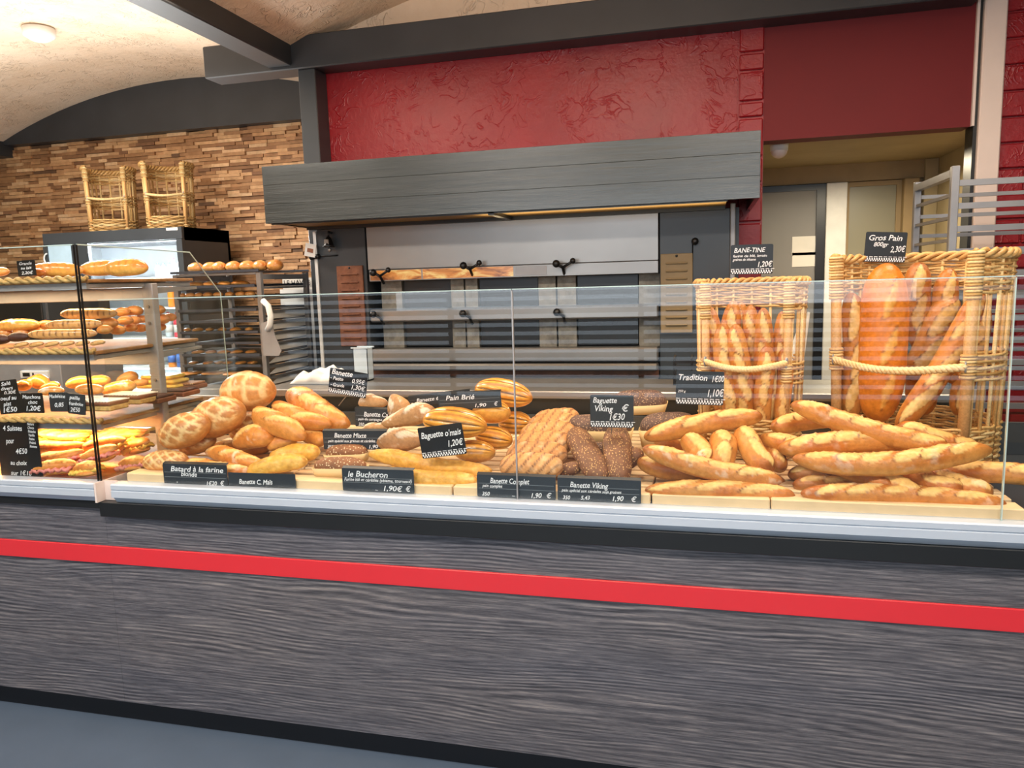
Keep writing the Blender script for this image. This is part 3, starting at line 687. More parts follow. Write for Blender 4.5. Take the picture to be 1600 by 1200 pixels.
# ------------------------------------------------------------------ drinks fridge
fx0, fx1, fy0, fy1, fz = -5.13, -3.84, 3.0, 3.6, 1.99
t = thing('drinks_fridge', 'tall dark grey drinks fridge with a lit glass front below the wicker baskets', 'fridge', ((fx0+fx1)/2, 3.3, 0))
build('cabinet', MB().box((fx0, fy0+0.03, 0), (fx0+0.04, fy1, fz)).box((fx1-0.04, fy0+0.03, 0), (fx1, fy1, fz)).box((fx0, fy0+0.03, fz-0.10), (fx1, fy1, fz)).box((fx0, fy1-0.03, 0), (fx1, fy1, fz)).box((fx0, fy0+0.03, 0), (fx1, fy1, 0.4)), 'charcoal', t)
build('header', MB().box((fx0, fy0, 1.90), (fx1, fy0+0.03, fz), bev=0.003), 'charcoal', t)
build('liner', MB().box((fx0+0.04, fy1-0.05, 0.4), (fx1-0.04, fy1-0.03, 1.89)).box((fx0+0.04, fy0+0.1, 0.4), (fx0+0.05, fy1-0.05, 1.89)).box((fx1-0.05, fy0+0.1, 0.4), (fx1-0.04, fy1-0.05, 1.89)), 'whitemetal', t)
FSH = [1.62, 1.38, 1.14, 0.90]
for z in FSH:
    build('wire_shelf', MB().box((fx0+0.05, fy0+0.10, z-0.012), (fx1-0.05, fy1-0.06, z)), 'whitemetal', t)
dl = build('left_door', MB().box((fx0, fy0-0.005, 0.42), (fx0+0.04, fy0+0.028, 1.90)).box((-4.86, fy0-0.005, 0.42), (-4.70, fy0+0.028, 1.90)), 'charcoal', t)
build('left_door_pane', MB().box((fx0+0.04, fy0+0.004, 0.42), (-4.86, fy0+0.012, 1.90)), 'door_glass', dl)
build('door_handle', MB().tube([(-5.07+0.045*cos(a), fy0-0.02, 1.79+0.045*sin(a)) for a in np.linspace(0.6*pi, 1.5*pi, 14)], 0.006), 'white', dl, True)
dr = build('right_door', MB().box((fx1-0.05, fy0-0.005, 0.42), (fx1, fy0+0.028, 1.90)), 'charcoal', t)
build('right_door_pane', MB().box((-4.70, fy0+0.004, 0.42), (fx1-0.05, fy0+0.010, 1.90)), 'glass', dr)
la = area('fridge_lamp', (-4.35, 3.08, 1.87), (1.0, 0.04), 75, (0.93, 0.97, 1.0), (radians(-32), 0, 0)); 
la2 = area('fridge_lamp', (-4.35, 3.06, 0.62), (1.0, 0.04), 75, (0.93, 0.97, 1.0), (radians(-150), 0, 0))
def bottle(x, y, z, h, r, body, cap, label, group, band=None):
    t = thing('drinks_bottle', label, 'bottle', (x, y, z), group)
    b = build('bottle_body', MB().lathe((x, y, z), [(r*0.9, 0.001), (r, 0.01), (r, h*0.6), (r*0.8, h*0.72), (r*0.35, h*0.86), (r*0.35, h*0.93)], 14), body, t, True)
    build('bottle_cap', MB().lathe((x, y, z+h*0.93), [(r*0.42, 0), (r*0.42, h*0.07)], 12), cap, t, True)
    if band: build('bottle_label', MB().lathe((x, y, z+h*0.2), [(r*1.02, 0), (r*1.02, h*0.3)], 14), band, t, True)
bi = 0
for k, (x) in enumerate((-4.06, -4.0, -3.94)): bottle(x, 3.16, 1.62, 0.15, 0.022, 'clearplastic', 'cap_pink', 'pink-capped clear bottle, %s on the top fridge shelf' % ('left of three', 'middle of three', 'right of three')[k], 'pink-capped bottles', None)
for k in range(3): bottle(-4.24+k*0.055, 3.2, 1.62, 0.11, 0.022, 'clearplastic', 'blue', 'short blue-capped bottle, %s of the row on the top fridge shelf' % ('leftmost', 'middle', 'rightmost')[k], 'short blue-capped bottles')
for k in range(3): bottle(-4.12+k*0.075, 3.18, 1.38, 0.19, 0.03, ('orange', 'clearplastic', 'tray')[k], ('orange', 'white', 'tray')[k], ('orange juice bottle on the second fridge shelf', 'clear bottle beside the orange juice in the fridge', 'dark cola bottle on the second fridge shelf')[k], None, None)
for k in range(4): bottle(-4.16+k*0.08, 3.17, 1.14, 0.2, 0.031, ('clearplastic', 'cap_pink', 'blue', 'cap_pink')[k], 'cap_pink', ('clear pink-capped bottle low in the fridge', 'red bottle beside the clear one low in the fridge', 'blue bottle low in the fridge', 'red bottle at the right end low in the fridge')[k], None, 'white')
for k in range(4): bottle(-4.16+k*0.08, 3.17, 0.90, 0.19, 0.031, ('orange', 'blue', 'orange', 'clearplastic')[k], 'white', ('orange bottle at the left of the lowest fridge shelf', 'blue bottle on the lowest fridge shelf', 'second orange bottle on the lowest fridge shelf', 'clear bottle at the right of the lowest fridge shelf')[k], None, 'blue')
tag(build('price_sticker', MB().box((-3.97, fy0-0.003, 1.965), (-3.87, fy0-0.001, 1.985)), 'paper'), 'small white sticker on the top edge of the fridge', 'sticker')

# dark-screened machine and grey control box behind the left case
p = at(-40, 466, 1.6); q = at(82, 562, 1.6)
t = thing('microwave_oven', 'dark-fronted appliance seen through the middle pastry shelf', 'appliance', ((p[0]+q[0])/2, 1.8, q[2]))
build('appliance_body', MB().box((p[0], 1.6, q[2]), (q[0], 2.1, p[2]), bev=0.01), 'charcoal', t)
build('dark_door', MB().box((p[0]+0.02, 1.592, q[2]+0.03), (q[0]-0.03, 1.602, p[2]-0.03), bev=0.004), 'blackplastic', t)
t = thing('control_cabinet', 'grey steel cabinet with a small control display behind the croissants', 'cabinet', ((p[0]+q[0])/2, 1.8, 0))
build('cabinet_body', MB().box((p[0]-0.3, 1.6, 0), (q[0]+0.05, 2.1, q[2]-0.002), bev=0.004), 'greymetal', t)
a = at(30, 580, 1.58); b = at(74, 591, 1.58)
build('control_panel', MB().box((a[0], 1.585, b[2]), (b[0], 1.60, a[2])), 'paper', t)
build('display_digits', MB().box((a[0]+0.02, 1.582, b[2]+0.01), (a[0]+0.07, 1.586, a[2]-0.01)).box((a[0]+0.09, 1.582, b[2]+0.01), (a[0]+0.10, 1.586, a[2]-0.01)), 'blackplastic', t)

# ------------------------------------------------------------------ wicker baskets
CANE = [lin(c) for c in ((226, 188, 126), (208, 166, 104), (236, 204, 146), (196, 152, 92))]
def basket(label, cx, cy, zb, r, H, bands, rods, post_r, alpha=46, group=None, strand=0.0045, sx=1.0, rope_z=None, dark=1.0, rope_r=0.011, turn=0.0):
    t = thing('bread_basket', label, 'basket', (cx, cy, zb), group)
    A0 = radians(-90+alpha-turn); A1 = radians(270-alpha-turn); face = radians(-90-turn)
    def P(a, rr, z): return (cx+sx*rr*cos(a), cy+rr*sin(a), z)
    def col(k): c = CANE[k % 4]; return tuple(q*dark for q in c)
    def flare(z): return r*(0.93+0.07*(z-zb)/H)
    step = 0.0042 if r > 0.2 else 0.006
    for (nm, z0, z1, a0, a1) in bands:
        mb = MB(); full = abs(a1-a0) > 2*pi-0.01; rows = max(2, int((z1-z0)/(strand*1.85)))
        n = int(abs(a1-a0)*flare(z0)/0.012); nr = max(8, int(rods*abs(a1-a0)/(2*pi)))
        for k in range(rows):
            z = z0+(k+0.5)*(z1-z0)/rows; rr = flare(z)
            pts = []
            for i in range(n if full else n+1):
                a = a0+(a1-a0)*i/n
                pts.append(P(a, rr+strand*1.3*sin(nr*(a-a0)*0.5*1.0+k*pi), z+0.0012*sin(nr*(a-a0)+k)))
            mb.tube(pts, strand, 6, col(k*3+int(k/2)), closed=full)
        build(nm, mb, 'wicker', t, True, cols=True)
    # rim: twisted thick canes around the back, from post to post
    mb = MB(); n = 140; zt = zb+H
    for ph in (0, 2*pi/3, 4*pi/3):
        mb.tube([P(A0+(A1-A0)*i/n, flare(zt)+strand*2.2*cos(i*0.42+ph), zt+strand*2.2*sin(i*0.42+ph)) for i in range(n+1)], strand*1.7, 6, col(int(ph)+1))
    build('rim', mb, 'wicker', t, True, cols=True)
    # vertical rods
    for k in range(rods):
        a = A0+(A1-A0)*(k+0.5)/rods
        # sparser rods in the middle of the back
        back = abs((a-face-pi+pi) % (2*pi)-pi) < radians(52)
        if back and k % 2: continue
        j = random.Random(k).uniform(-0.01, 0.01)
        mb = MB().tube([P(a+j*0.5, flare(zb), zb+0.01), P(a-j, flare(zb+H*0.5), zb+H*0.5), P(a+j, flare(zt), zt)], strand*1.25, 7, col(k))
        build('rod', mb, 'wicker', t, True, cols=True)
    for sgn, a in ((1, A0), (-1, A1)):
        x0, y0, _ = P(a, flare(zb), 0); x1, y1, _ = P(a, flare(zt), 0)
        po = build('post', MB().cyl((x0, y0, zb), (x1, y1, zt+0.004), post_r, 14, col=lin((206, 160, 104))), 'wicker', t, True, cols=True)
        for (f0, f1) in ((0.80, 1.0), (0.44, 0.54), (0.0, 0.06)):
            mb = MB(); k = 0; z = zb+f0*H
            while z < zb+f1*H:
                f = (z-zb)/H; x = x0+(x1-x0)*f; y = y0+(y1-y0)*f
                mb.tube([(x+(post_r+strand*0.6)*cos(q), y+(post_r+strand*0.6)*sin(q), z+0.0006*q) for q in np.linspace(0, 2*pi, 13)[:-1]], strand*0.95, 6, col(k*5+k//3), closed=True)
                z += strand*2.0; k += 1
            build('cane_binding', mb, 'wicker', po, True, cols=True)
    # rope handle across the opening, bowed to the front
    rz = rope_z if rope_z else zb+H*0.48
    x0, y0, _ = P(A1, flare(rz), 0); x1, y1, _ = P(A0, flare(rz), 0); n = 90; mb = MB()
    for ph in (0, 2*pi/3, 4*pi/3):
        pts = []
        for i in range(n+1):
            f = i/n; bo = post_r+0.004+0.05*sin(pi*f); bx = x0+(x1-x0)*f+bo*cos(face); by = y0+(y1-y0)*f+bo*sin(face); bz = rz-0.018*sin(pi*f)
            pts.append((bx, by+rope_r*0.55*cos(f*62+ph), bz+rope_r*0.55*sin(f*62+ph)))
        mb.tube(pts, rope_r*0.62, 7, col(2))
    build('rope_handle', mb, 'wicker', t, True, cols=True)
    for (xx, yy) in ((x0, y0), (x1, y1)):
        ox, oy = xx+(post_r+0.004)*cos(face), yy+(post_r+0.004)*sin(face)
        build('rope_binding', MB().tube([(ox-sin(face)*0.003*cos(q), oy+0.014*cos(q)*0.3, rz+0.015*sin(q)) for q in np.linspace(0, 2*pi, 12)[:-1]], 0.003, 6, closed=True), 'greymetal', t, True)
    build('basket_floor', MB().lathe((cx, cy, 0), [(r*0.90, zb+0.004), (r*0.90, zb+0.014)], 30), 'straw', t)
    return t
R_ = radians
def bk(zb, H, al, tn, th):
    return [('base_weave', zb, zb+0.13, 0, 2*pi), ('top_weave', zb+H-th, zb+H-0.008, R_(-90+al-tn), R_(270-al-tn)),
            ('side_weave', zb+H*0.42, zb+H*0.56, R_(-90+al-tn), R_(-90+al-tn+80)), ('side_weave', zb+H*0.42, zb+H*0.56, R_(270-al-tn-55), R_(270-al-tn))]
BB = dict(cx=0.655, cy=0.58, r=0.246, H=0.632)
SB = dict(cx=0.152, cy=0.60, r=0.172, H=0.565)
basket('large wicker bread basket holding the thick loaf at the right', BB['cx'], BB['cy'], DECK+0.003, BB['r'], BB['H'], bk(DECK+0.003, BB['H'], 54, 34, 0.115), 28, 0.016, 54, rope_z=1.235, turn=34)
basket('smaller wicker bread basket of thin sticks left of the large one', SB['cx'], SB['cy'], DECK+0.003, SB['r'], SB['H'], bk(DECK+0.003, SB['H'], 49, 10, 0.09), 24, 0.012, 49, rope_z=1.235, strand=0.0042, rope_r=0.0095, turn=10)
for k, (pa, pb, lb) in enumerate((((128, 357), (210, 357), 'empty two-tier wicker basket on the fridge, left one'), ((219, 355), (301, 355), 'empty two-tier wicker basket on the fridge, right one'))):
    a = at(*pa, 3.2); b = at(*pb, 3.2); cx = (a[0]+b[0])/2; r = 0.188; H = 0.50
    A = 50
    basket(lb, cx, 3.27, fz+0.002, r, H, [('base_weave', fz+0.004, fz+0.10, 0, 2*pi), ('middle_weave', fz+0.20, fz+0.29, R_(-65+A), R_(295-A)), ('top_weave', fz+H-0.10, fz+H-0.006, R_(-65+A), R_(295-A))],
           22, 0.014, A, 'empty baskets on the fridge', 0.006, 0.97, fz+0.27, 0.68, 0.009, turn=-25)

# ------------------------------------------------------------------ trolleys
def trolley(label, x0, x1, y0, y1, ztop, zs, trays=True, both=False):
    t = thing('bakery_trolley', label, 'trolley', ((x0+x1)/2, (y0+y1)/2, 0)); pw = 0.028
    for x in (x0, x1-pw):
        for y in (y0, y1-pw):
            build('post', MB().box((x, y, 0.02), (x+pw, y+pw, ztop), bev=0.002), 'rackmetal', t)
    for x in (x0, x1-pw):
        build('top_rail', MB().box((x, y0+pw, ztop-0.04), (x+pw, y1-pw, ztop-0.012)), 'rackmetal', t)
        for z in zs:
            build('runner', MB().box((x+0.006, y0+pw, z-0.016), (x+pw-0.006, y1-pw, z-0.004)), 'rackmetal', t)
    if both:
        for z in zs:
            build('cross_rail', MB().box((x0+pw, y0+0.004, z+0.02), (x1-pw, y0+0.02, z+0.042)), 'rackmetal', t)
            build('cross_rail', MB().box((x0+pw, y1-0.02, z+0.02), (x1-pw, y1-0.004, z+0.036)), 'rackmetal', t)
    else:
        build('top_rail', MB().box((x0+pw, y0, ztop-0.012), (x1-pw, y0+0.02, ztop)), 'rackmetal', t)
    return t
TX0, TX1, TY0, TY1 = -2.86, -2.31, 1.60, 2.12
TZ = [1.592, 1.525, 1.465, 1.395, 1.335, 1.275, 1.215, 1.15, 1.09, 1.03, 0.96]
trolley('tall metal baking trolley loaded with dark trays beside the fridge', TX0, TX1, TY0, TY1, 1.60, TZ[1:])
for o_ in [q for q in bpy.data.objects if q.name.startswith('bakery_trolley')][:1]:
    for z in (1.395, 1.335, 1.275, 1.215, 1.15, 1.09, 1.03):
        build('side_sheet', MB().prism([(TY0+0.05, z-0.052), (TY1-0.035, z-0.052), (TY1-0.035, z-0.012), (TY0+0.16, z-0.012)], 0, TX1-0.0245, TX1-0.0225), 'paper', o_)
names = ['topmost', 'second from the top', 'third from the top', 'fourth from the top', 'fifth from the top', 'sixth from the top', 'seventh from the top', 'eighth from the top', 'ninth from the top', 'tenth from the top', 'eleventh from the top']
for k, z in enumerate(TZ):
    w = 0.0 if k else 0.03
    x0, x1 = (TX0-0.0, TX1+0.0) if k == 0 else (TX0+0.03, TX1-0.03)
    zz = 1.602 if k == 0 else z-0.003
    mb = MB().box((x0, TY0-0.01, zz), (x1, TY1+0.0, zz+0.004)).box((x0, TY0-0.015, zz), (x1, TY0-0.01, zz+0.014)).box((x0, TY1, zz), (x1, TY1+0.004, zz+0.014))
    tag(build('baking_tray', mb, 'tray'), 'dark baking tray %s in the trolley left of the oven' % names[k], 'tray', 'trays in the loaded trolley')
struct('wall_panel', MB().box((-2.62, 2.30, 0.0), (-2.262, 2.34, 1.50)), 'white', 'pale upright panel behind the loaded trolley', 'panel')
# white-handled bread knife hung on the trolley
p = at(411, 470, 1.575); q = at(424, 517, 1.575); r0 = at(442, 545, 1.575)
t = thing('bread_slicer_arm', 'grey blade with a thick curved white handle hung on the trolley post', 'slicer', p)
build('handle', MB().tube([p, at(419, 478, 1.56), at(423, 494, 1.55), at(422, 508, 1.55), at(418, 516, 1.56)], 0.016, 10), 'white', t, True)
A = [at(*c, 1.585) for c in ((408, 505), (424, 500), (430, 525), (440, 548), (436, 556), (412, 556))]
build('blade', MB().prism([(c[0], c[2]) for c in A], 1, 1.583, 1.588), 'greymetal', t)
trolley('empty aluminium trolley with open rails at the right edge', 0.905, 1.50, 1.20, 1.75, 1.895, [1.80-0.085*k for k in range(16)], both=True)

# wall sign
def frame(TL, TR, BL, Y):
    a, b, c = at(*TL, Y), at(*TR, Y), at(*BL, Y)
    ex = b-a; w = np.linalg.norm(ex); ex = ex/w
    dz = c-a; h = abs(dz @ np.cross(ex, [0, 1, 0])) if False else np.linalg.norm(dz-ex*(dz@ex))
    ez = dz-ex*(dz@ex); ez = ez/np.linalg.norm(ez); n = np.cross(ex, -ez)
    return a, ex, -ez, -n if n[1] > 0 else n, w, h
def text_mesh(body, size, shear, off):
    cu = bpy.data.curves.new('lettering', 'FONT'); cu.body = body; cu.size = size; cu.shear = shear; cu.offset = off; cu.resolution_u = 3
    ob = bpy.data.objects.new('lettering', cu); COL.objects.link(ob)
    bpy.context.view_layer.update()
    me = bpy.data.meshes.new_from_object(ob.evaluated_get(bpy.context.evaluated_depsgraph_get()))
    bpy.data.objects.remove(ob); bpy.data.curves.remove(cu)
    return me
def lettering(parent, lines, a, ex, ez, nrm, w, h, mat, lift=0.0022, shear=0.22):
    mb = MB()
    for ln in lines:
        txt, fx, fy, fs = ln[:4]; fw = ln[4] if len(ln) > 4 else None; rot = ln[5] if len(ln) > 5 else 0.0
        me = text_mesh(txt, 1.0, shear, 0.012)
        V = np.array([tuple(v.co) for v in me.vertices]) if len(me.vertices) else np.zeros((0, 3))
        F_ = [tuple(p.vertices) for p in me.polygons]; bpy.data.meshes.remove(me)
        if not len(V): continue
        s_ = fs*h; sx = s_
        if fw: sx = fw*w/max(1e-6, (V[:, 0].max()-V[:, 0].min()))
        X = V[:, 0]*sx; Z = V[:, 1]*s_+X*rot
        # slight hand wobble
        Z = Z+0.035*s_*np.sin(X/s_*2.3+len(txt))
        P = a+np.outer(fx*w+X, ex)+np.outer(-fy*h+Z, ez)+nrm*lift
        mb.add(P.tolist(), F_)
    if mb.v: return build('lettering', mb, mat, parent)
def card(label, TL, TR, BL, Y, lines, style='chequer', stick=None, col=None, name='price_card', cat='price card', thick=0.002, group=None):
    a, ex, ez, n, w, h = frame(TL, TR, BL, Y)
    t = thing(name, label, cat, a, group)
    def Q(x, z, d): return a+ex*x*w-ez*z*h+n*d
    mb = MB(); r = 0.05; asp = w/h
    poly = []
    for (cx, cz, a0) in ((1-r/asp, r, 0), (r/asp, r, 90), (r/asp, 1-r, 180), (1-r/asp, 1-r, 270)):
        for k in range(4):
            q = radians(a0+30*k); poly.append((cx+r/asp*cos(q), cz-r*sin(q)))
    vs = [Q(x, z, 0.001) for x, z in poly]+[Q(x, z, -0.001) for x, z in poly]; k = len(poly)
    mb.add(vs, [tuple(range(k)), tuple(range(k, 2*k))[::-1]]+[(i, (i+1) % k, k+(i+1) % k, k+i) for i in range(k)])
    build('card_panel', mb, col or ('slate_black' if style == 'chequer' else 'slate'), t)
    if style == 'chequer':
        mb = MB(); m_ = 17; z0, z1 = 0.86, 1.0; zm = (z0+z1)/2
        for i in range(m_):
            x = (i+0.15)/m_*1.0; d = 0.5/m_
            mb.add([Q(x, z0, 0.0016), Q(x+d, z0, 0.0016), Q(x+d*1.3, zm, 0.0016), Q(x+0.3*d, zm, 0.0016)], [(0, 1, 2, 3)])
            if i < m_-1: mb.add([Q(x+d*1.3, zm, 0.0016), Q(x+2.3*d, zm, 0.0016), Q(x+1.9*d, z1-0.02, 0.0016), Q(x+d*0.9, z1-0.02, 0.0016)], [(0, 1, 2, 3)])
            if i % 2 == 0: mb.add([Q(x, 0.815, 0.0016), Q(x+0.085, 0.815, 0.0016), Q(x+0.085, 0.835, 0.0016), Q(x, 0.835, 0.0016)], [(0, 1, 2, 3)])
        build('chequered_strip', mb, 'chalk', t)
    elif style == 'lined':
        mb = MB()
        for z in (0.38, 0.60):
            mb.add([Q(0.02, z, 0.0015), Q(0.98, z, 0.0015), Q(0.98, z+0.02, 0.0015), Q(0.02, z+0.02, 0.0015)], [(0, 1, 2, 3)])
        build('ruled_line', mb, 'cardline', t)
        mb = MB(); mb.add([Q(0, -0.07, -0.012), Q(1, -0.07, -0.012), Q(1, 0, 0.001), Q(0, 0, 0.001), Q(0, -0.05, -0.012), Q(1, -0.05, -0.012)], [(0, 1, 2, 3), (3, 2, 5, 4)])
        build('folded_top', mb, 'black', t)
    lettering(t, lines, a, ex, ez, n, w, h, 'chalk')
    if stick:
        p = Q(0.5, 1.0, 0); q = at(stick[0], stick[1], Y+0.005)
        build('stick', MB().cyl(p, q, 0.0016, 6), 'steel', t)
    return t
a, ex, ez, n, w, h = frame((441, 435), (482, 433), (442, 453), 2.24)
t = thing('wall_sign', 'white sign with black capitals behind the trolley', 'sign', a)
build('sign_board', MB().box((a[0], 2.24, a[2]-h), (a[0]+w*1.15, 2.25, a[2])), 'paper', t)
lettering(t, [('LE HAVRE', 0.06, 0.62, 0.62, 0.98), ('BOULANGERIE'[:0], 0, 0, 0.1)], a-np.array([0, 0.004, 0]), np.array([1.0, 0, 0]), np.array([0, 0, 1.0]), np.array([0, -1.0, 0]), w, h, 'blackplastic', shear=0)

card('small black price card on a thin stick above the golden pointed loaves', (516, 574), (575, 584), (506, 611), 0.40, [('Banette', 0.05, 0.24, 0.30, 0.55), ('- Petite', 0.03, 0.46, 0.2, 0.34), ('0,95€', 0.60, 0.46, 0.24, 0.34), ('- Grande', 0.05, 0.72, 0.2, 0.36), ('1,30€', 0.58, 0.72, 0.26, 0.36)], stick=(529, 634))
card('tilted black chequer-edged card leaning on the yellow maize baguette', (652, 669), (721, 660), (660, 717), 0.085, [("Baguette o'mais", 0.05, 0.36, 0.28, 0.9), ('1,20€', 0.60, 0.70, 0.28, 0.34)])
card('slate-grey chequer-edged card above the dark seeded sticks', (922, 617), (990, 618), (921, 667), 0.20, [('Baguette', 0.06, 0.24, 0.24, 0.55), ('Viking', 0.09, 0.50, 0.26, 0.42), ('€', 0.72, 0.50, 0.3), ('1€30', 0.42, 0.76, 0.28, 0.35)], stick=(955, 680), col='slate')
card('slate-grey chequer-edged card in front of the smaller basket', (1057, 579), (1132, 581), (1057, 631), 0.34, [('Tradition', 0.03, 0.27, 0.25, 0.6), ('1€00', 0.73, 0.30, 0.25, 0.25), ('1,10€', 0.64, 0.74, 0.3, 0.34), ('250 g', 0.04, 0.64, 0.1)], stick=(1093, 652), col='slate')
card('black chequer-edged card standing on the rim of the smaller basket', (1142, 383), (1208.5, 381), (1142, 429), 0.765, [('BANE-TINE', 0.07, 0.26, 0.22, 0.74), ('farine de blé, levain', 0.05, 0.42, 0.12, 0.8), ('graines de sésame', 0.05, 0.54, 0.12, 0.55), ('1,20€', 0.62, 0.76, 0.26, 0.34)])
card('black chequer-edged card clipped to the rim of the large basket', (1353.6, 362), (1418.5, 363), (1360, 409), 0.78, [('Gros Pain', 0.06, 0.28, 0.26, 0.8), ('800gr', 0.2, 0.48, 0.2, 0.36), ('2,30€', 0.62, 0.66, 0.28, 0.36)])
card('wide ruled slate card at the left below the crosshatched batards', (254, 724), (354, 727), (253, 757), 0.006, [('Batard à la farine', 0.12, 0.34, 0.34, 0.82), ('blonde', 0.28, 0.56, 0.30, 0.25), ('1€20', 0.66, 0.94, 0.26, 0.16), ('€', 0.88, 0.94, 0.30), ('-', 0.2, 0.9, 0.2)], 'lined')
card('low ruled slate card on the board front below the ragged maize loaf', (356, 738), (461, 741), (356, 759), 0.006, [('Banette C. Maïs', 0.16, 0.80, 0.5, 0.5)], 'plain', col='slate')
card('ruled slate card on the board front below the yellow maize baguettes', (534, 731), (646, 735), (533, 766), 0.006, [('le Bucheron', 0.08, 0.36, 0.36, 0.56), ('Farine blé et céréales (sésame, tournesol)', 0.03, 0.55, 0.2, 0.94), ('1,90€', 0.56, 0.93, 0.32, 0.26), ('€', 0.88, 0.93, 0.32), ('...', 0.46, 0.93, 0.2)], 'lined')
card('wide ruled slate card below the plaited golden loaves', (745, 741), (868, 746), (744, 775), 0.006, [('Banette Complet', 0.17, 0.36, 0.34, 0.5), ('pain complet', 0.07, 0.56, 0.2, 0.26), ('350', 0.06, 0.94, 0.24, 0.1), ('...', 0.45, 0.92, 0.2), ('1,90', 0.68, 0.94, 0.3, 0.13), ('€', 0.88, 0.94, 0.32)], 'lined')
card('wide ruled slate card below the dark seeded sticks', (871, 746), (1001.6, 751), (871, 781), 0.006, [('Banette Viking', 0.15, 0.40, 0.34, 0.46), ('pain spécial aux céréales soja graines', 0.05, 0.60, 0.18, 0.72), ('350', 0.06, 0.94, 0.24, 0.09), ('5,43', 0.28, 0.92, 0.24, 0.11), ('1,90', 0.65, 0.92, 0.3, 0.13), ('€', 0.88, 0.94, 0.32)], 'lined')
card('ruled slate card half hidden behind the floury grey loaf', (554.5, 637.5), (617, 640), (555, 666), 0.36, [('Banette Ca', 0.22, 0.42, 0.36, 0.6), ('pain de campagne', 0.08, 0.64, 0.2, 0.6), ('350', 0.08, 0.95, 0.25, 0.14)], 'lined')
card('blue-grey slate card lying back behind the oat-topped rolls', (504, 673), (604, 673), (497, 702), 0.20, [('Banette Mixte', 0.18, 0.36, 0.34, 0.5), ('pain spécial aux graines et céréales', 0.08, 0.6, 0.2, 0.74), ('350', 0.06, 0.92, 0.24, 0.1), ('1,90', 0.7, 0.92, 0.26, 0.14)], 'lined')
card('ruled slate card tilted behind the striped golden loaves', (637, 620), (734, 609), (639, 636), 0.40, [('Banette 6 céréales', 0.13, 0.62, 0.5, 0.7)], 'lined')
card('ruled grey slate card resting on the top striped golden loaves', (684, 616), (782, 611), (682, 641), 0.28, [('Pain Brié', 0.12, 0.40, 0.42, 0.46), ('1,90', 0.56, 0.90, 0.3, 0.18), ('€', 0.88, 0.88, 0.34)], 'lined')
card('small tilted black card on the top pastry shelf', (26, 408), (54, 406), (17, 433), 0.07, [('Grande', 0.12, 0.28, 0.26, 0.7), ('au lait', 0.2, 0.56, 0.24, 0.6), ('2,20€', 0.2, 0.88, 0.26, 0.65)], 'plain', col='slate_black')
card('large black board standing before the sandwiches', (-8, 658), (57, 659), (-6, 746), 0.035, [('4 Suisses', 0.18, 0.16, 0.13, 0.46), ('pour', 0.22, 0.38, 0.13, 0.2), ('4€50', 0.42, 0.56, 0.13, 0.28), ('au choix', 0.26, 0.76, 0.11, 0.4), ('sur 1€10', 0.24, 0.94, 0.11, 0.5), ('Nature\nChoco\nPistache\nVanille\nFraise\nPraliné\nPomme', 0.78, 0.06, 0.065, 0.18)], 'plain', col='slate_black', name='price_board', cat='sign')
card('black card at the far left edge of the bottom shelf, above the others', (-12, 597), (25, 592), (-12, 620), 0.10, [('Salé', 0.35, 0.34, 0.36, 0.4), ('divers', 0.3, 0.66, 0.32, 0.5), ('0,30€', 0.4, 0.96, 0.32, 0.5)], 'plain', col='slate_black')
card('black card for the egg tart at the left edge of the bottom shelf', (-4, 617), (32, 614), (-3, 648), 0.03, [('oeuf au', 0.1, 0.3, 0.28, 0.7), ('plat', 0.2, 0.58, 0.28, 0.35), ('1€50', 0.1, 0.9, 0.34, 0.6)], 'plain', col='slate_black')
card('black card second from the left on the bottom shelf', (33, 614), (66, 614), (31, 645), 0.03, [('Manchons', 0.05, 0.28, 0.26, 0.85), ('choc', 0.28, 0.54, 0.26, 0.45), ('1,20€', 0.12, 0.88, 0.34, 0.7)], 'plain', col='slate_black')
card('slate card third from the left on the bottom shelf', (76, 613), (105, 613), (71, 643), 0.03, [('Madeleine', 0.02, 0.28, 0.25, 0.85), ('0,85', 0.25, 0.74, 0.3, 0.5)], 'plain', col='slate')
card('slate card fourth from the left on the bottom shelf', (105.5, 614), (133, 617), (101, 645), 0.03, [('paille', 0.12, 0.28, 0.26, 0.6), ('framboise', 0.08, 0.56, 0.24, 0.8), ('2€50', 0.15, 0.88, 0.3, 0.55)], 'plain', col='slate')

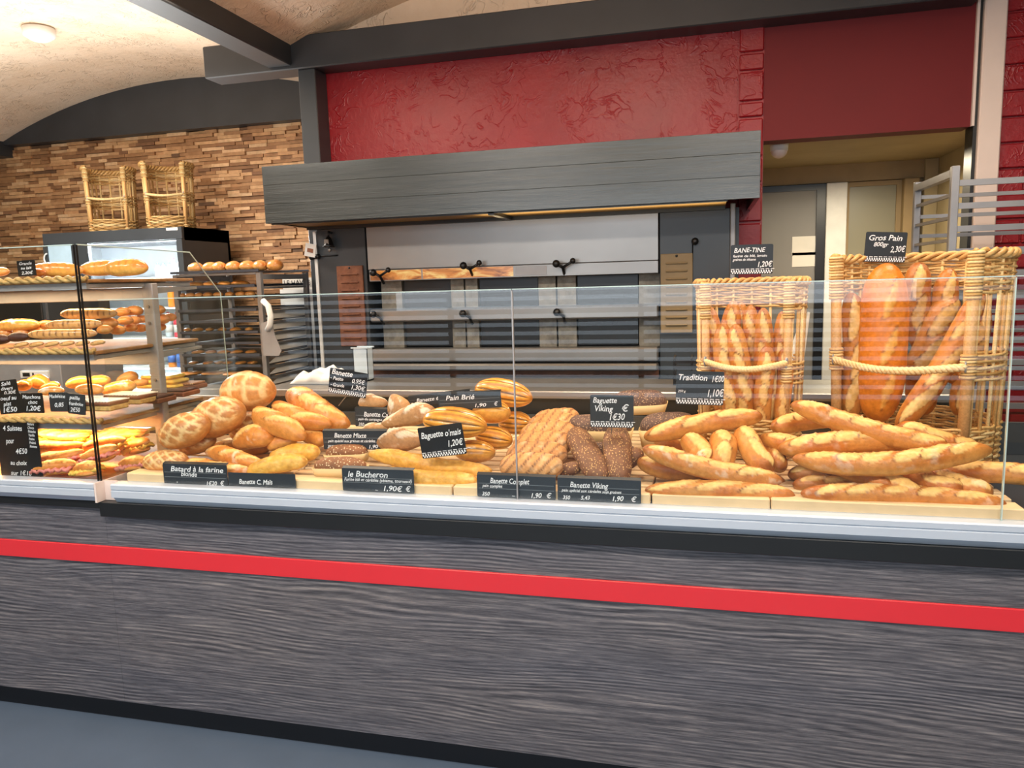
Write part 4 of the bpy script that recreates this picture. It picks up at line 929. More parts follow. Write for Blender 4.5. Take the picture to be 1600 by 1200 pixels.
# ------------------------------------------------------------------ loaves
def sm(x, a, b):
    t = np.clip((x-a)/(b-a), 0, 1); return t*t*(3-2*t)
def lc_(c): return np.array(lin(c))
def mixc(A, B, t): return A*(1-t)[:, None]+np.array(B)*t[:, None] if np.ndim(A) > 1 else np.outer(1-t, A)+np.outer(t, B)
STY = {
 # shape exponent a,b ; colours top, side, dark, pale
 'baguette': dict(p=(5.0, 0.55), top=(190, 110, 40), side=(218, 160, 84), dark=(118, 60, 26), pale=(240, 200, 124), mat='crust'),
 'tradition': dict(p=(4.2, 0.52), top=(192, 114, 46), side=(216, 160, 86), dark=(112, 58, 26), pale=(238, 198, 124), mat='crust'),
 'banette': dict(p=(2.7, 0.62), top=(202, 124, 52), side=(220, 162, 86), dark=(128, 68, 30), pale=(238, 192, 116), mat='crust'),
 'batard': dict(p=(2.1, 0.52), top=(186, 122, 66), side=(208, 150, 84), dark=(140, 88, 50), pale=(238, 208, 148), mat='crust'),
 'boule': dict(p=(2.0, 0.5), top=(206, 138, 72), side=(222, 160, 92), dark=(150, 90, 46), pale=(242, 212, 152), mat='crust'),
 'brie': dict(p=(2.3, 0.55), top=(230, 160, 58), side=(236, 176, 84), dark=(62, 30, 18), pale=(248, 208, 130), mat='crust_gloss'),
 'leaf': dict(p=(3.4, 0.5), top=(204, 146, 88), side=(212, 156, 94), dark=(112, 66, 46), pale=(224, 178, 122), mat='crust_dry'),
 'maize': dict(p=(3.4, 0.5), top=(218, 162, 62), side=(230, 182, 86), dark=(160, 96, 36), pale=(246, 214, 134), mat='crust'),
 'seed': dict(p=(3.4, 0.5), top=(1, 1, 1), side=(1, 1, 1), dark=(1, 1, 1), pale=(1, 1, 1), mat='seed_brown'),
 'rustic': dict(p=(2.4, 0.62), top=(168, 124, 82), side=(196, 150, 100), dark=(112, 76, 50), pale=(228, 212, 190), mat='crust_dry'),
 'roll': dict(p=(2.2, 0.5), top=(206, 126, 60), side=(226, 166, 92), dark=(150, 84, 40), pale=(238, 196, 124), mat='crust_gloss'),
 'brioche': dict(p=(2.6, 0.55), top=(214, 138, 56), side=(236, 184, 92), dark=(160, 92, 36), pale=(244, 204, 120), mat='crust_gloss'),
 'croissant': dict(p=(1.7, 0.8), top=(200, 112, 50), side=(226, 156, 78), dark=(150, 76, 34), pale=(240, 190, 110), mat='crust_gloss'),
 'gros': dict(p=(3.6, 0.5), top=(214, 122, 34), side=(224, 146, 54), dark=(140, 70, 26), pale=(238, 180, 88), mat='crust'),
 'viennois': dict(p=(4.2, 0.5), top=(216, 158, 92), side=(232, 192, 128), dark=(110, 66, 44), pale=(240, 206, 146), mat='crust_gloss'),
}
def loaf_mesh(L, Wd, H, kind, seed, bend=0.0, tone=1.0, lod=1.0, nsl=None, flip=1, flour=0.0):
    S = STY[kind]; rs = np.random.RandomState(seed*7+3)
    nu = int(max(14, min(120, L/0.0042))*lod); nv = int(max(12, min(52, Wd*2.6/0.0042))*lod)
    if kind in ('leaf', 'brie', 'boule', 'batard', 'baguette', 'tradition'): nu = int(nu*1.25); nv = max(nv, int(36*lod))
    u = np.sin(np.linspace(-1, 1, nu)*pi/2*0.995); th = np.linspace(0, 2*pi, nv, endpoint=False)+pi/2/nv
    U, T = np.meshgrid(u, th, indexing='ij'); U = U.ravel(); T = T.ravel()
    a, b = S['p']; f = np.maximum(0.0, 1-np.abs(U)**a)**b
    if kind == 'rustic': f *= 1+0.18*np.sin(U*3+seed)
    cs, sn = np.cos(T), np.sin(T)
    s = U*L/2; t = (pi/2-T+pi) % (2*pi)-pi; tt = t*Wd/2      # t: angle from the crown; tt: arc distance
    base = np.stack([s, Wd/2*f*cs, H/2*f*sn], 1)
    lo = vnoise(base, 1.0/max(0.05, Wd*0.9), seed, 2); hi = vnoise(base, 1.0/0.012, seed+5, 3); md = vnoise(base, 1.0/0.03, seed+9, 2)
    d = 0.07*lo+0.018*hi
    up = sm(sn, -0.35, 0.55)
    C = mixc(lc_(S['side']), lc_(S['top']), up*np.clip(0.75+0.5*lo, 0, 1))
    endm = sm(np.abs(U), 0.80, 1.0)
    C = mixc(C, lc_(S['dark']), np.clip(0.42*endm+0.25*up*sm(lo, 0.15, 0.7), 0, 0.8))
    vis = sm(np.cos(t), -0.05, 0.35)
    if kind in ('baguette', 'tradition', 'banette', 'gros', 'rustic', 'sandwich', 'viennois'):
        if kind == 'viennois':
            n = nsl or 9; ph = U*n*1.0*flip+0.25*t
            q = np.abs((ph*0.5) % 1-0.5); k = sm(q, 0.14, 0.03)*sm(np.cos(t), 0.0, 0.4)
            C = mixc(C, lc_(S['dark']), k*0.9); d -= 0.07*k; d += 0.03*sm(q, 0.5, 0.1)
        else:
            n = nsl or {'baguette': 5, 'tradition': 4, 'banette': 3, 'gros': 4, 'rustic': 2}[kind]
            for i in range(n):
                si = (-1+2*(i+0.5)/n)*L/2*0.86+rs.uniform(-1, 1)*0.01; ang = flip*radians({'baguette': 20, 'tradition': 14, 'banette': 28, 'gros': 16, 'rustic': 30}[kind]+rs.uniform(-5, 5))
                lp = L/n*(0.40 if kind == 'gros' else 0.56); wq = Wd*{'baguette': 0.27, 'tradition': 0.24, 'banette': 0.18, 'gros': 0.10, 'rustic': 0.2}[kind]
                tq = tt-rs.uniform(-0.08, 0.08)*Wd
                p_ = (s-si)*cos(ang)+tq*sin(ang); q_ = -(s-si)*sin(ang)+tq*cos(ang)
                q_ = q_+0.10*wq*md*4
                e = 1-(p_/lp)**2-(q_/wq)**2
                ins = sm(e, 0.0, 0.22)*vis
                C = mixc(C, lc_(S['pale']), ins*(0.80+0.2*lo))
                rid = np.exp(-((e-0.02)/0.12)**2)*vis*(q_*flip > 0)
                C = mixc(C, lc_(S['dark']), np.clip(rid*0.85, 0, 1)); d += 0.13*rid
                d += ins*(0.055*np.sqrt(np.clip(e, 0, 1))+0.05*hi)
                grv = np.exp(-((e-0.03)/0.06)**2)*vis*(q_*flip <= 0); d -= 0.07*grv
                C = mixc(C, lc_(S['dark']), grv*0.35)
    elif kind in ('batard', 'boule'):
        sp = Wd*0.40
        if kind == 'batard': g1 = np.abs(((s+1.1*tt)/sp+0.2) % 1-0.5); g2 = np.abs(((s-1.1*tt)/(sp*1.2)+0.6) % 1-0.5)
        else: g1 = np.abs((s/sp) % 1-0.5); g2 = np.abs((tt/sp+0.5) % 1-0.5)
        w1 = 0.11+0.07*md; k = np.maximum(sm(g1+0.06*lo, w1+0.08, w1), sm(g2-0.06*lo, w1+0.06, w1-0.02)*0.9)*sm(np.cos(t), -0.25, 0.25)*sm(1-np.abs(U), 0.02, 0.2)
        C = mixc(C, lc_(S['pale']), k*0.85); d += -0.035*k
        cell = (1-k)*vis; C = mixc(C, lc_((236, 212, 172)), np.clip(cell*sm(hi+0.6*md, 0.15, 0.7)*0.45, 0, 1))
    elif kind == 'brie':
        n = 13; ph = (t/(pi*0.92)*n*0.5+0.5) % 1; q = np.abs(ph-0.5)
        k = sm(q, 0.19+0.04*md, 0.06)*sm(np.cos(t), -0.45, 0.0)*sm(np.abs(U), 0.97, 0.8)
        C = mixc(C, lc_(S['dark']), k*0.95)
        C = mixc(C, lc_((200, 112, 44)), np.clip(sm(q, 0.24, 0.13)*(1-k)*sm(np.cos(t), -0.35, 0.05)*0.55, 0, 1)); d -= 0.07*k; d += 0.03*(1-k)
    elif kind == 'leaf':
        n = nsl or 6; ph = (U*0.5*n+0.62*t*flip+0.30*np.abs(t)**1.5+0.06*md) % 1
        d += 0.09*ph*vis
        edge = np.clip(np.exp(-((ph-0.03)/0.06)**2)+np.exp(-((ph-1.0)/0.10)**2), 0, 1)*vis
        C = mixc(C, lc_(S['dark']), np.clip(edge*(0.85+0.3*md), 0, 1)); C = mixc(C, lc_((238, 214, 176)), np.clip(sm(hi+md, 0.1, 0.9)*0.35*vis, 0, 1))
    elif kind == 'maize':
        cr = np.exp(-((tt-0.12*Wd*np.sin(s/L*9+seed))/(0.07*Wd))**2)*vis
        d += 0.09*md+0.07*hi+0.14*cr; C = mixc(C, lc_(S['dark']), np.clip(cr*0.35+0.5*sm(hi+md, 0.4, 1.2), 0, 0.7))
        C = mixc(C, lc_(S['pale']), np.clip(sm(-hi-0.3*md, 0.1, 0.7)*0.6, 0, 1))
    elif kind == 'seed': d += 0.03*md
    elif kind in ('roll', 'brioche'):
        k = np.exp(-(tt/(0.10*Wd))**2)*vis*(1 if seed % 3 else 0); C = mixc(C, lc_(S['pale']), k*0.6); d += 0.03*k
        if kind == 'brioche':
            q = np.abs((U*3.2+0.3*t) % 1-0.5); k = sm(q, 0.16, 0.02)*vis; d -= 0.07*k; C = mixc(C, lc_(S['dark']), k*0.35)
    elif kind == 'croissant':
        q = (U*4.5) % 1; d += 0.10*q*vis; k = np.exp(-((q-0.03)/0.08)**2); C = mixc(C, lc_(S['dark']), k*0.5*vis)
    if flour > 0:
        k = sm(hi*0.7+md*0.8+lo*0.5, 0.25, 0.55)*up*flour; C = mixc(C, lc_((238, 226, 204)), np.clip(k, 0, 0.85))
    R = 1+d
    x = s+0*R; y = Wd/2*f*cs*R; z = H/2*f*sn*R
    z = np.where(z < 0, z*0.80, z)
    if bend:
        k = bend/L; ang = x*k; r0 = 1/k
        # bend about a vertical axis
        x2 = (r0+y)*np.sin(ang) if kind != 'baguette' else x
        y2 = (r0+y)*np.cos(ang)-r0 if kind != 'baguette' else y+bend*0.02*np.cos(U*pi/2)
        x, y = x2, y2
    if kind in ('baguette', 'tradition', 'maize', 'banette'):
        y = y+Wd*0.16*np.sin(U*2.2+seed); z = z+H*0.06*np.cos(U*2.6+seed*2)
    V = np.stack([x, y, z], 1)
    i, j = np.meshgrid(np.arange(nu-1), np.arange(nv), indexing='ij'); i = i.ravel(); j = j.ravel(); jn = (j+1) % nv
    Fq = np.stack([i*nv+j, i*nv+jn, (i+1)*nv+jn, (i+1)*nv+j], 1)
    me = bpy.data.meshes.new(kind)
    faces = Fq.tolist()+[list(range(nv)), list(range((nu-1)*nv, nu*nv))[::-1]]
    faces = [f_[:] for f_ in faces]
    me.from_pydata(V.tolist(), [], faces)
    me.polygons.foreach_set('use_smooth', [True]*len(me.polygons))
    at_ = me.color_attributes.new('crust', 'FLOAT_COLOR', 'POINT')
    c4 = np.ones((len(V), 4), np.float32); c4[:, :3] = np.clip(C*tone, 0, 1); at_.data.foreach_set('color', c4.ravel())
    me.materials.append(M[S['mat']]); return me
SEED = [1]
def orient(o, P1, P2, roll):
    d = np.array(P2)-np.array(P1); d = d/np.linalg.norm(d)
    up = np.array([0, 0, 1.0]) if abs(d[2]) < 0.72 else np.array([0, -1.0, 0])
    yv = np.cross(up, d); yv /= np.linalg.norm(yv); zv = np.cross(d, yv)
    mt = Matrix(((d[0], yv[0], zv[0]), (d[1], yv[1], zv[1]), (d[2], yv[2], zv[2]))) @ Matrix.Rotation(radians(-roll), 3, 'X')
    o.rotation_mode = 'QUATERNION'; o.rotation_quaternion = mt.to_quaternion()
def bread(kind, name, label, p1, p2, wpx, Y, cat='bread', group=None, roll=0, hr=0.98, minz=None, mat=None, parent=None, name2=None, **kw):
    Y1, Y2 = (Y, Y) if not hasattr(Y, '__len__') else Y
    P1 = at(*p1, Y1); P2 = at(*p2, Y2); Cn = (P1+P2)/2
    Wd = wpx*depth(Cn)/F*(1.1 if kind in ('baguette', 'tradition', 'maize', 'banette') else 1.0); L = float(np.linalg.norm(P2-P1)); L = max(L, Wd*0.8)
    SEED[0] += 1
    me = loaf_mesh(L, Wd, Wd*hr, kind, SEED[0], **kw)
    if mat: me.materials[0] = M[mat]
    o = bpy.data.objects.new(name, me); COL.objects.link(o); o.location = Cn; orient(o, P1, P2, roll)
    if parent is not None:
        o.location = Vector(Cn)-wloc(parent); o.parent = parent
    else: tag(o, label, cat, group)
    if minz is not None:
        zmin = Cn[2]-Wd*hr/2*0.75
        if zmin < minz-0.004: print('LOW', name, label, round(zmin, 3))
    return o

# ---- round crosshatched batards, left end of the case
g = 'crosshatched round loaves'
bread('boule', 'round_loaf', 'round crosshatched loaf on top of the left pile', (347, 616), (429, 611), 62, 0.36, group=g, roll=-25, hr=1.12, flour=0.3)
bread('batard', 'round_loaf', 'upright crosshatched loaf directly below the topmost round loaf', (302, 668), (381, 640), 66, 0.25, group=g, roll=-25, hr=1.05, flour=0.15)
bread('batard', 'round_loaf', 'crosshatched oval loaf leaning at the far left of the pile', (254, 688), (326, 660), 58, 0.16, group=g, roll=-25, hr=1.0)
bread('batard', 'round_loaf', 'crosshatched loaf lowest at the left end, behind the ruled card', (225, 722), (293, 720), 42, 0.095, group=g, roll=-15, hr=0.85, flour=0.15)
bread('batard', 'round_loaf', 'crosshatched loaf mostly hidden between the leaning and the upright one', (282, 702), (336, 686), 40, 0.24, group=g, roll=-15, hr=0.9, flour=0.3)
bread('batard', 'round_loaf', 'brown floured loaf in the shade under the topmost round loaf', (362, 676), (412, 660), 54, 0.42, group=g, roll=-10, hr=0.9, flour=0.3)
bread('batard', 'round_loaf', 'floured loaf at the back of the left pile, under the round one', (318, 652), (372, 655), 44, 0.46, group=g, hr=0.9, flour=0.3)
bread('banette', 'pointed_loaf', 'short pointed loaf with a floury slash in the middle of the left pile', (362, 694), (432, 678), 38, 0.22, group='pointed golden loaves', roll=-25, flour=0.5, nsl=1, hr=0.95)
g = 'pointed golden loaves'
bread('banette', 'pointed_loaf', 'largest smooth golden loaf reaching down to the right', (443, 618), (548, 662), 42, (0.46, 0.36), group=g, roll=-20, nsl=3, flour=0.15)
bread('banette', 'pointed_loaf', 'middle golden loaf below the largest one', (424, 634), (515, 668), 32, (0.38, 0.28), group=g, roll=-20, nsl=2)
bread('banette', 'pointed_loaf', 'plump golden loaf pointing steeply down to the right', (401, 636), (470, 690), 36, (0.30, 0.18), group=g, roll=-20, nsl=2, flour=0.15)
bread('banette', 'pointed_loaf', 'end of a golden loaf peeping out below the plump one', (421, 700), (462, 684), 24, 0.22, group=g, nsl=1)
bread('banette', 'pointed_loaf', 'orange-brown loaf end right of the plump loaf', (470, 678), (508, 692), 26, (0.30, 0.26), group=g, nsl=1)
bread('banette', 'pointed_loaf', 'golden loaf lying under the largest one at the back', (455, 664), (530, 676), 30, 0.44, group=g, nsl=2)
bread('banette', 'pointed_loaf', 'flat floury loaf behind the two ruled cards, upper one', (318, 708), (414, 722), 26, (0.17, 0.12), group=g, roll=-25, flour=0.5, nsl=3)
bread('banette', 'pointed_loaf', 'front floury loaf just above the wide left card', (288, 726), (392, 738), 28, 0.065, group=g, roll=-25, flour=0.35, nsl=3)
bread('banette', 'pointed_loaf', 'golden loaf lying on the slats below the middle of the left pile', (330, 700), (420, 704), 30, 0.33, group=g, nsl=3)
# ---- ragged maize loaves
g = 'ragged yellow maize loaves'
bread('maize', 'maize_loaf', 'ragged yellow loaf in front of the plump golden loaves, lower one', (389, 734), (478, 722), 30, 0.075, group=g, roll=-20, hr=0.9)
bread('maize', 'maize_loaf', 'ragged yellow loaf behind the lower one, higher and further right', (424, 716), (500, 706), 30, 0.17, group=g, roll=-20, hr=0.9)
# seeded rolls in moulds
def mould(parent, p1, p2, wpx, Y, hpx):
    P1, P2 = at(*p1, Y), at(*p2, Y); Cn = (P1+P2)/2; k = depth(Cn)/F; w = wpx*k; h = hpx*k; L = np.linalg.norm(P2-P1)*1.04
    d = (P2-P1)/np.linalg.norm(P2-P1); mb = MB(); n = 28
    per = []
    for i in range(n):
        a = 2*pi*i/n; ca, sa = cos(a), sin(a)
        per.append((np.sign(ca)*abs(ca)**0.45*L/2, np.sign(sa)*abs(sa)**0.45*w/2))
    vs = []
    for (kk, z) in ((0.90, -h*0.50), (1.0, -0.02*h), (0.985, -0.02*h), (0.88, -h*0.48)):
        for (x, y) in per: vs.append(Cn+np.array([1, 0, 0])*x*kk+np.array([0, 1, 0])*y*kk+np.array([0, 0, 1])*(z+(d[2]*x if abs(d[2]) > 0.02 else 0)+(0.004*cos(x*90) if z > 0 else 0)))
    mb.add(vs, [(r_*n+i, r_*n+(i+1) % n, (r_+1)*n+(i+1) % n, (r_+1)*n+i) for r_ in range(3) for i in range(n)]+[tuple(range(n))])
    return build('paper_mould', mb, 'mouldpaper', parent, True)
def moulded(label, p1, p2, wpx, Y, mat, group, hpx=None, mp=None, roll=0, hr=0.95):
    o = bread('seed', 'seeded_loaf', label, p1, p2, wpx, Y, group=group, mat=mat, roll=0, hr=hr)
    o.rotation_mode = 'QUATERNION'
    # the mould is a child of an unrotated empty so both move together
    t = thing('seeded_loaf', label, 'bread', tuple(o.location), group)
    for k in ('label', 'category', 'group'):
        if k in o: del o[k]
    o.name = 'loaf_crust'; o.location = (0, 0, 0); o.parent = t
    mould(t, p1, p2, wpx*1.12, Y if not hasattr(Y, '__len__') else sum(Y)/2, hpx or wpx)
    return t
g = 'seeded loaves in paper moulds'
moulded('oat-topped roll in a paper mould, front one behind the bucheron card', (492, 728), (572, 728), 30, 0.085, 'seed_pale', g)
moulded('oat-topped roll in a paper mould, behind the front one', (510, 708), (574, 706), 28, 0.19, 'seed_pale', g)
# ---- long yellow maize baguettes
g = 'long yellow maize baguettes'
bread('maize', 'maize_baguette', 'long yellow maize baguette, upper of the pair under the chequered black card', (574, 713), (769, 736), 27, 0.15, group=g, roll=-20)
bread('maize', 'maize_baguette', 'long yellow maize baguette, lower of the pair nearest the glass', (600, 737), (746, 755), 26, 0.06, group=g, roll=-20)
# ---- floury grey-brown country loaves
g = 'floury grey-brown loaves'
t = bread('rustic', 'country_loaf', 'topmost floury grey loaf with a twisted upright end', (596, 664), (680, 640), 34, 0.30, group=g, roll=-20, flour=0.9)
bread('rustic', 'country_loaf', 'short floury loaf standing up behind the topmost grey one', (612, 616), (634, 655), 34, 0.34, group=g, roll=-20, flour=0.8)
bread('rustic', 'country_loaf', 'oval grey-brown loaf left of the tilted black card', (584, 690), (664, 690), 36, 0.22, group=g, roll=-20, flour=0.35, tone=0.85)
bread('rustic', 'country_loaf', 'grey-brown loaf half hidden behind the ruled card at the back', (560, 630), (606, 630), 26, 0.44, group=g, flour=0.4)
bread('rustic', 'country_loaf', 'small brown crust visible below the topmost grey loaf', (566, 672), (612, 666), 20, 0.30, group=g, flour=0.2)
bread('rustic', 'country_loaf', 'brown loaf lying deepest under the grey country loaves', (570, 660), (640, 655), 34, 0.48, group=g, flour=0.2)
# ---- striped golden loaves
g = 'striped golden loaves'
bread('brie', 'striped_loaf', 'striped golden loaf at the very top, crossed by the glass joint', (742, 606), (832, 624), 46, 0.42, group=g, roll=-22, hr=0.95)
bread('brie', 'striped_loaf', 'striped golden loaf in front, right behind the tilted black card', (661, 655), (761, 668), 50, 0.20, group=g, roll=-22, hr=0.95)
bread('brie', 'striped_loaf', 'smooth orange flank of a striped loaf below the topmost one', (738, 645), (798, 645), 42, 0.32, group=g, roll=35, hr=0.95)
bread('brie', 'striped_loaf', 'dark-striped loaf at the right, half hidden by the glass joint', (779, 660), (832, 664), 38, 0.44, group=g, roll=-25, hr=0.95)
bread('brie', 'striped_loaf', 'dark-striped loaf right of the front striped one', (743, 680), (801, 690), 38, 0.30, group=g, roll=-22, hr=0.95)
bread('brie', 'striped_loaf', 'lowest striped loaf showing an orange-brown flank beside the card', (710, 706), (774, 708), 40, 0.22, group=g, roll=20, hr=0.95, tone=0.85)
# ---- plaited loaves shingled up the slope
g = 'shingled plaited loaves'
rows = [((781, 728), (880, 731), 40, 0.085), ((791, 712), (887, 712), 40, 0.17), ((801, 697), (895, 694), 40, 0.25), ((812, 682), (901, 677), 40, 0.33), ((823, 669), (905, 663), 38, 0.41), ((833, 660), (906, 653), 34, 0.49)]
wd = ['front', 'second', 'third', 'fourth', 'fifth', 'rearmost']
for i, (a, b, w, Y) in enumerate(rows):
    bread('leaf', 'plaited_loaf', 'tan plaited loaf with curved cuts, %s of the shingled row counted from the glass' % wd[i], a, b, w*1.2, Y, group=g, roll=-30, nsl=6, hr=0.8, flip=-1)
# ---- dark seeded sticks and moulded loaves
g = 'dark seeded sticks'
bread('seed', 'seeded_stick', 'dark seeded stick, left of the two standing under the slate card', (897, 672), (940, 752), 44, (0.28, 0.05), group=g, hr=0.9)
bread('seed', 'seeded_stick', 'dark seeded stick, right of the two standing under the slate card', (963, 668), (966, 755), 46, (0.29, 0.06), group=g, hr=0.9)
bread('seed', 'seeded_stick', 'small seeded end at the left foot of the dark sticks', (872, 738), (908, 730), 24, 0.12, group=g)
bread('seed', 'seeded_stick', 'seeded end poking out between the dark sticks and the baguettes', (972, 730), (1004, 705), 30, 0.20, group=g)
bread('seed', 'seeded_stick', 'dark seeded stick lying deep behind the two standing ones', (905, 705), (1000, 712), 36, 0.33, group=g, mat='seed_dark')
g = 'seeded loaves in paper moulds'
moulded('dark seeded loaf in a pale paper mould on top at the back', (953, 632), (1042, 628), 44, 0.62, 'seed_dark', g, 30)
moulded('dark seeded loaf in a paper mould behind the slate card, middle height', (884, 668), (988, 668), 46, 0.40, 'seed_dark', g, 50)
moulded('dark seeded loaf in a paper mould behind the topmost yellow stick', (1000, 668), (1090, 664), 46, 0.44, 'seed_dark', g, 56)
# ---- pointed yellow baguettes, centre right
g = 'golden sticks of the centre pile'
bread('tradition', 'baguette', 'pale yellow baguette lying across the top of the centre pile', (1005, 681), (1192, 650), 32, (0.20, 0.26), group=g, roll=-25, nsl=3)
bread('tradition', 'baguette', 'short floury baguette end, left of the three below the top one', (1075, 684), (1105, 732), 38, (0.20, 0.09), group=g, nsl=1, flour=0.6)
bread('tradition', 'baguette', 'baguette end in the middle of the three below the top one', (1119, 676), (1137, 737), 40, (0.22, 0.09), group=g, nsl=2)
bread('tradition', 'baguette', 'baguette end, right of the three below the top one', (1148, 674), (1208, 734), 38, (0.24, 0.10), group=g, nsl=2)
bread('tradition', 'baguette', 'long brown floury baguette slanting under the three short ends', (1003, 704), (1222, 756), 32, 0.085, group=g, roll=-25, nsl=4, flour=0.35)
bread('tradition', 'baguette', 'dark brown baguette under the long slanting one', (996, 718), (1120, 752), 32, 0.16, group=g, roll=-20, nsl=4, tone=0.78)
bread('tradition', 'baguette', 'lowest pale yellow baguette along the front board edge', (1008, 762), (1243, 776), 31, 0.05, group=g, roll=-30, nsl=3)
bread('tradition', 'baguette', 'yellow baguette glimpsed behind the short floury end', (1022, 690), (1090, 702), 26, 0.28, group=g, roll=-20, nsl=2)
bread('tradition', 'baguette', 'brown baguette glimpsed right of the three short ends', (1180, 690), (1228, 735), 30, (0.30, 0.17), group=g, nsl=3, tone=0.85)
bread('tradition', 'baguette', 'brown baguette lying at the bottom behind the centre pile', (1040, 735), (1228, 752), 34, 0.21, group=g, nsl=4, tone=0.9)
# ---- baguettes, right pile
g = 'baguettes of the right pile'
bread('baguette', 'baguette', 'topmost baguette of the right pile slanting down to the right', (1234, 636), (1484, 702), 33, (0.26, 0.19), group=g, roll=-28, nsl=5, flour=0.2)
bread('baguette', 'baguette', 'long brown baguette directly below the topmost one, ending far right', (1238, 716), (1553, 708), 36, (0.11, 0.14), group=g, roll=-22, nsl=6, bend=-1.5, flour=0.25)
bread('baguette', 'baguette', 'baguette with a brown tip between the topmost and the long brown one', (1214, 697), (1440, 690), 36, (0.19, 0.22), group=g, roll=-28, nsl=5, flour=0.2)
bread('baguette', 'baguette', 'pale baguette slanting down from the left end of the right pile', (1190, 682), (1395, 762), 34, (0.27, 0.075), group=g, roll=-20, nsl=5)
bread('baguette', 'baguette', 'baguette at the upper left behind the pale slanting one', (1204, 668), (1320, 652), 30, (0.32, 0.36), group=g, roll=-15, nsl=3)
bread('baguette', 'baguette', 'baguette tip second from the left in the low middle of the right pile', (1350, 742), (1447, 774), 33, (0.15, 0.055), group=g, roll=-20, nsl=2)
bread('baguette', 'baguette', 'baguette tip third from the left in the low middle of the right pile', (1400, 738), (1505, 766), 33, (0.18, 0.08), group=g, roll=-20, nsl=2)
bread('baguette', 'baguette', 'floury baguette tip at the right above the lowest baguette', (1440, 728), (1546, 780), 36, (0.20, 0.07), group=g, roll=-20, nsl=3, flour=0.3)
bread('baguette', 'baguette', 'baguette running out of the frame at the right', (1480, 730), (1640, 752), 33, (0.24, 0.16), group=g, roll=-25, nsl=3)
bread('baguette', 'baguette', 'lowest baguette of the right pile along the board edge', (1250, 768), (1573, 787), 31, 0.055, group=g, roll=-30, nsl=5, flour=0.25)
bread('baguette', 'baguette', 'dark baguette end just behind the lowest one, left', (1238, 757), (1420, 768), 30, 0.13, group=g, roll=-20, nsl=4, tone=0.75)
bread('baguette', 'baguette', 'dark baguette end further back in the gap between the piles', (1231, 742), (1400, 748), 32, 0.21, group=g, roll=-20, nsl=4, tone=0.75)
bread('baguette', 'baguette', 'pale baguette back right behind the topmost one', (1400, 672), (1530, 700), 30, 0.30, group=g, roll=-25, nsl=3)
bread('baguette', 'baguette', 'baguette buried in the middle of the right pile', (1260, 735), (1520, 742), 36, 0.26, group=g, roll=-20, nsl=4, tone=0.9)
# ---- loaves standing in the smaller basket
g = 'thin loaves in the smaller basket'
for (lb, a, b, w, Y, tn) in [
    ('stick at the front left of the smaller basket, blunt top', (1133, 503), (1140, 668), 28, (0.50, 0.49), 1.0),
    ('stick second from the front left of the smaller basket', (1155, 506), (1158, 668), 29, (0.485, 0.475), 1.0),
    ('tall stick right of the middle of the smaller basket', (1196, 481), (1178, 668), 27, (0.52, 0.50), 0.95),
    ('stick at the right of the smaller basket leaning left', (1221, 486), (1203, 668), 26, (0.54, 0.51), 0.95),
    ('short stick in front between the two right sticks', (1193, 540), (1197, 668), 26, (0.475, 0.47), 1.05),
    ('stick at the back left of the smaller basket', (1142, 470), (1146, 650), 30, (0.62, 0.57), 1.0),
    ('stick at the back middle of the smaller basket', (1160, 472), (1160, 650), 28, (0.65, 0.60), 0.95),
    ('stick behind the tall one, pointed top', (1178, 476), (1176, 650), 26, (0.61, 0.57), 0.9),
    ('stick at the far left edge of the smaller basket', (1112, 478), (1126, 650), 24, (0.58, 0.55), 1.05),
    ('pale stick in front at the right post of the smaller basket', (1223, 545), (1222, 668), 22, (0.49, 0.485), 1.05)]:
    bread('tradition', 'thin_loaf', lb, a, b, w, Y, group=g, nsl=4, tone=tn, flour=0.15)
g = 'loaves in the large basket'
for (kd, lb, a, b, w, Y, tn, ns, fl) in [
    ('gros', 'very thick orange-brown loaf standing in the large basket', (1386, 411), (1371, 660), 72, (0.60, 0.57), 1.0, 3, 0.0),
    ('tradition', 'dark-tipped loaf right behind the very thick one', (1426, 411), (1452, 560), 38, (0.74, 0.70), 0.78, 3, 0.1),
    ('tradition', 'orange-brown loaf end standing in the middle back of the large basket', (1483, 419), (1482, 600), 36, (0.72, 0.68), 0.9, 3, 0.0),
    ('tradition', 'brown loaf leaning across the middle of the large basket', (1500, 468), (1413, 590), 42, (0.70, 0.66), 0.75, 2, 0.2),
    ('tradition', 'long thin loaf leaning from the lower left to the right post', (1540, 458), (1402, 672), 34, (0.56, 0.46), 1.0, 3, 0.0),
    ('tradition', 'brown loaf at the left post of the large basket', (1331, 457), (1335, 655), 38, (0.62, 0.60), 0.9, 3, 0.0),
    ('tradition', 'loaf seen between the rods at the right of the large basket', (1533, 470), (1500, 650), 30, (0.72, 0.66), 0.9, 3, 0.0),
    ('gros', 'thick loaf behind the very thick one, lower', (1440, 540), (1440, 650), 46, (0.74, 0.72), 0.7, 2, 0.0)]:
    bread(kd, 'standing_loaf', lb, a, b, w, Y, group=g, nsl=ns, tone=tn, flour=fl, flip=-1)

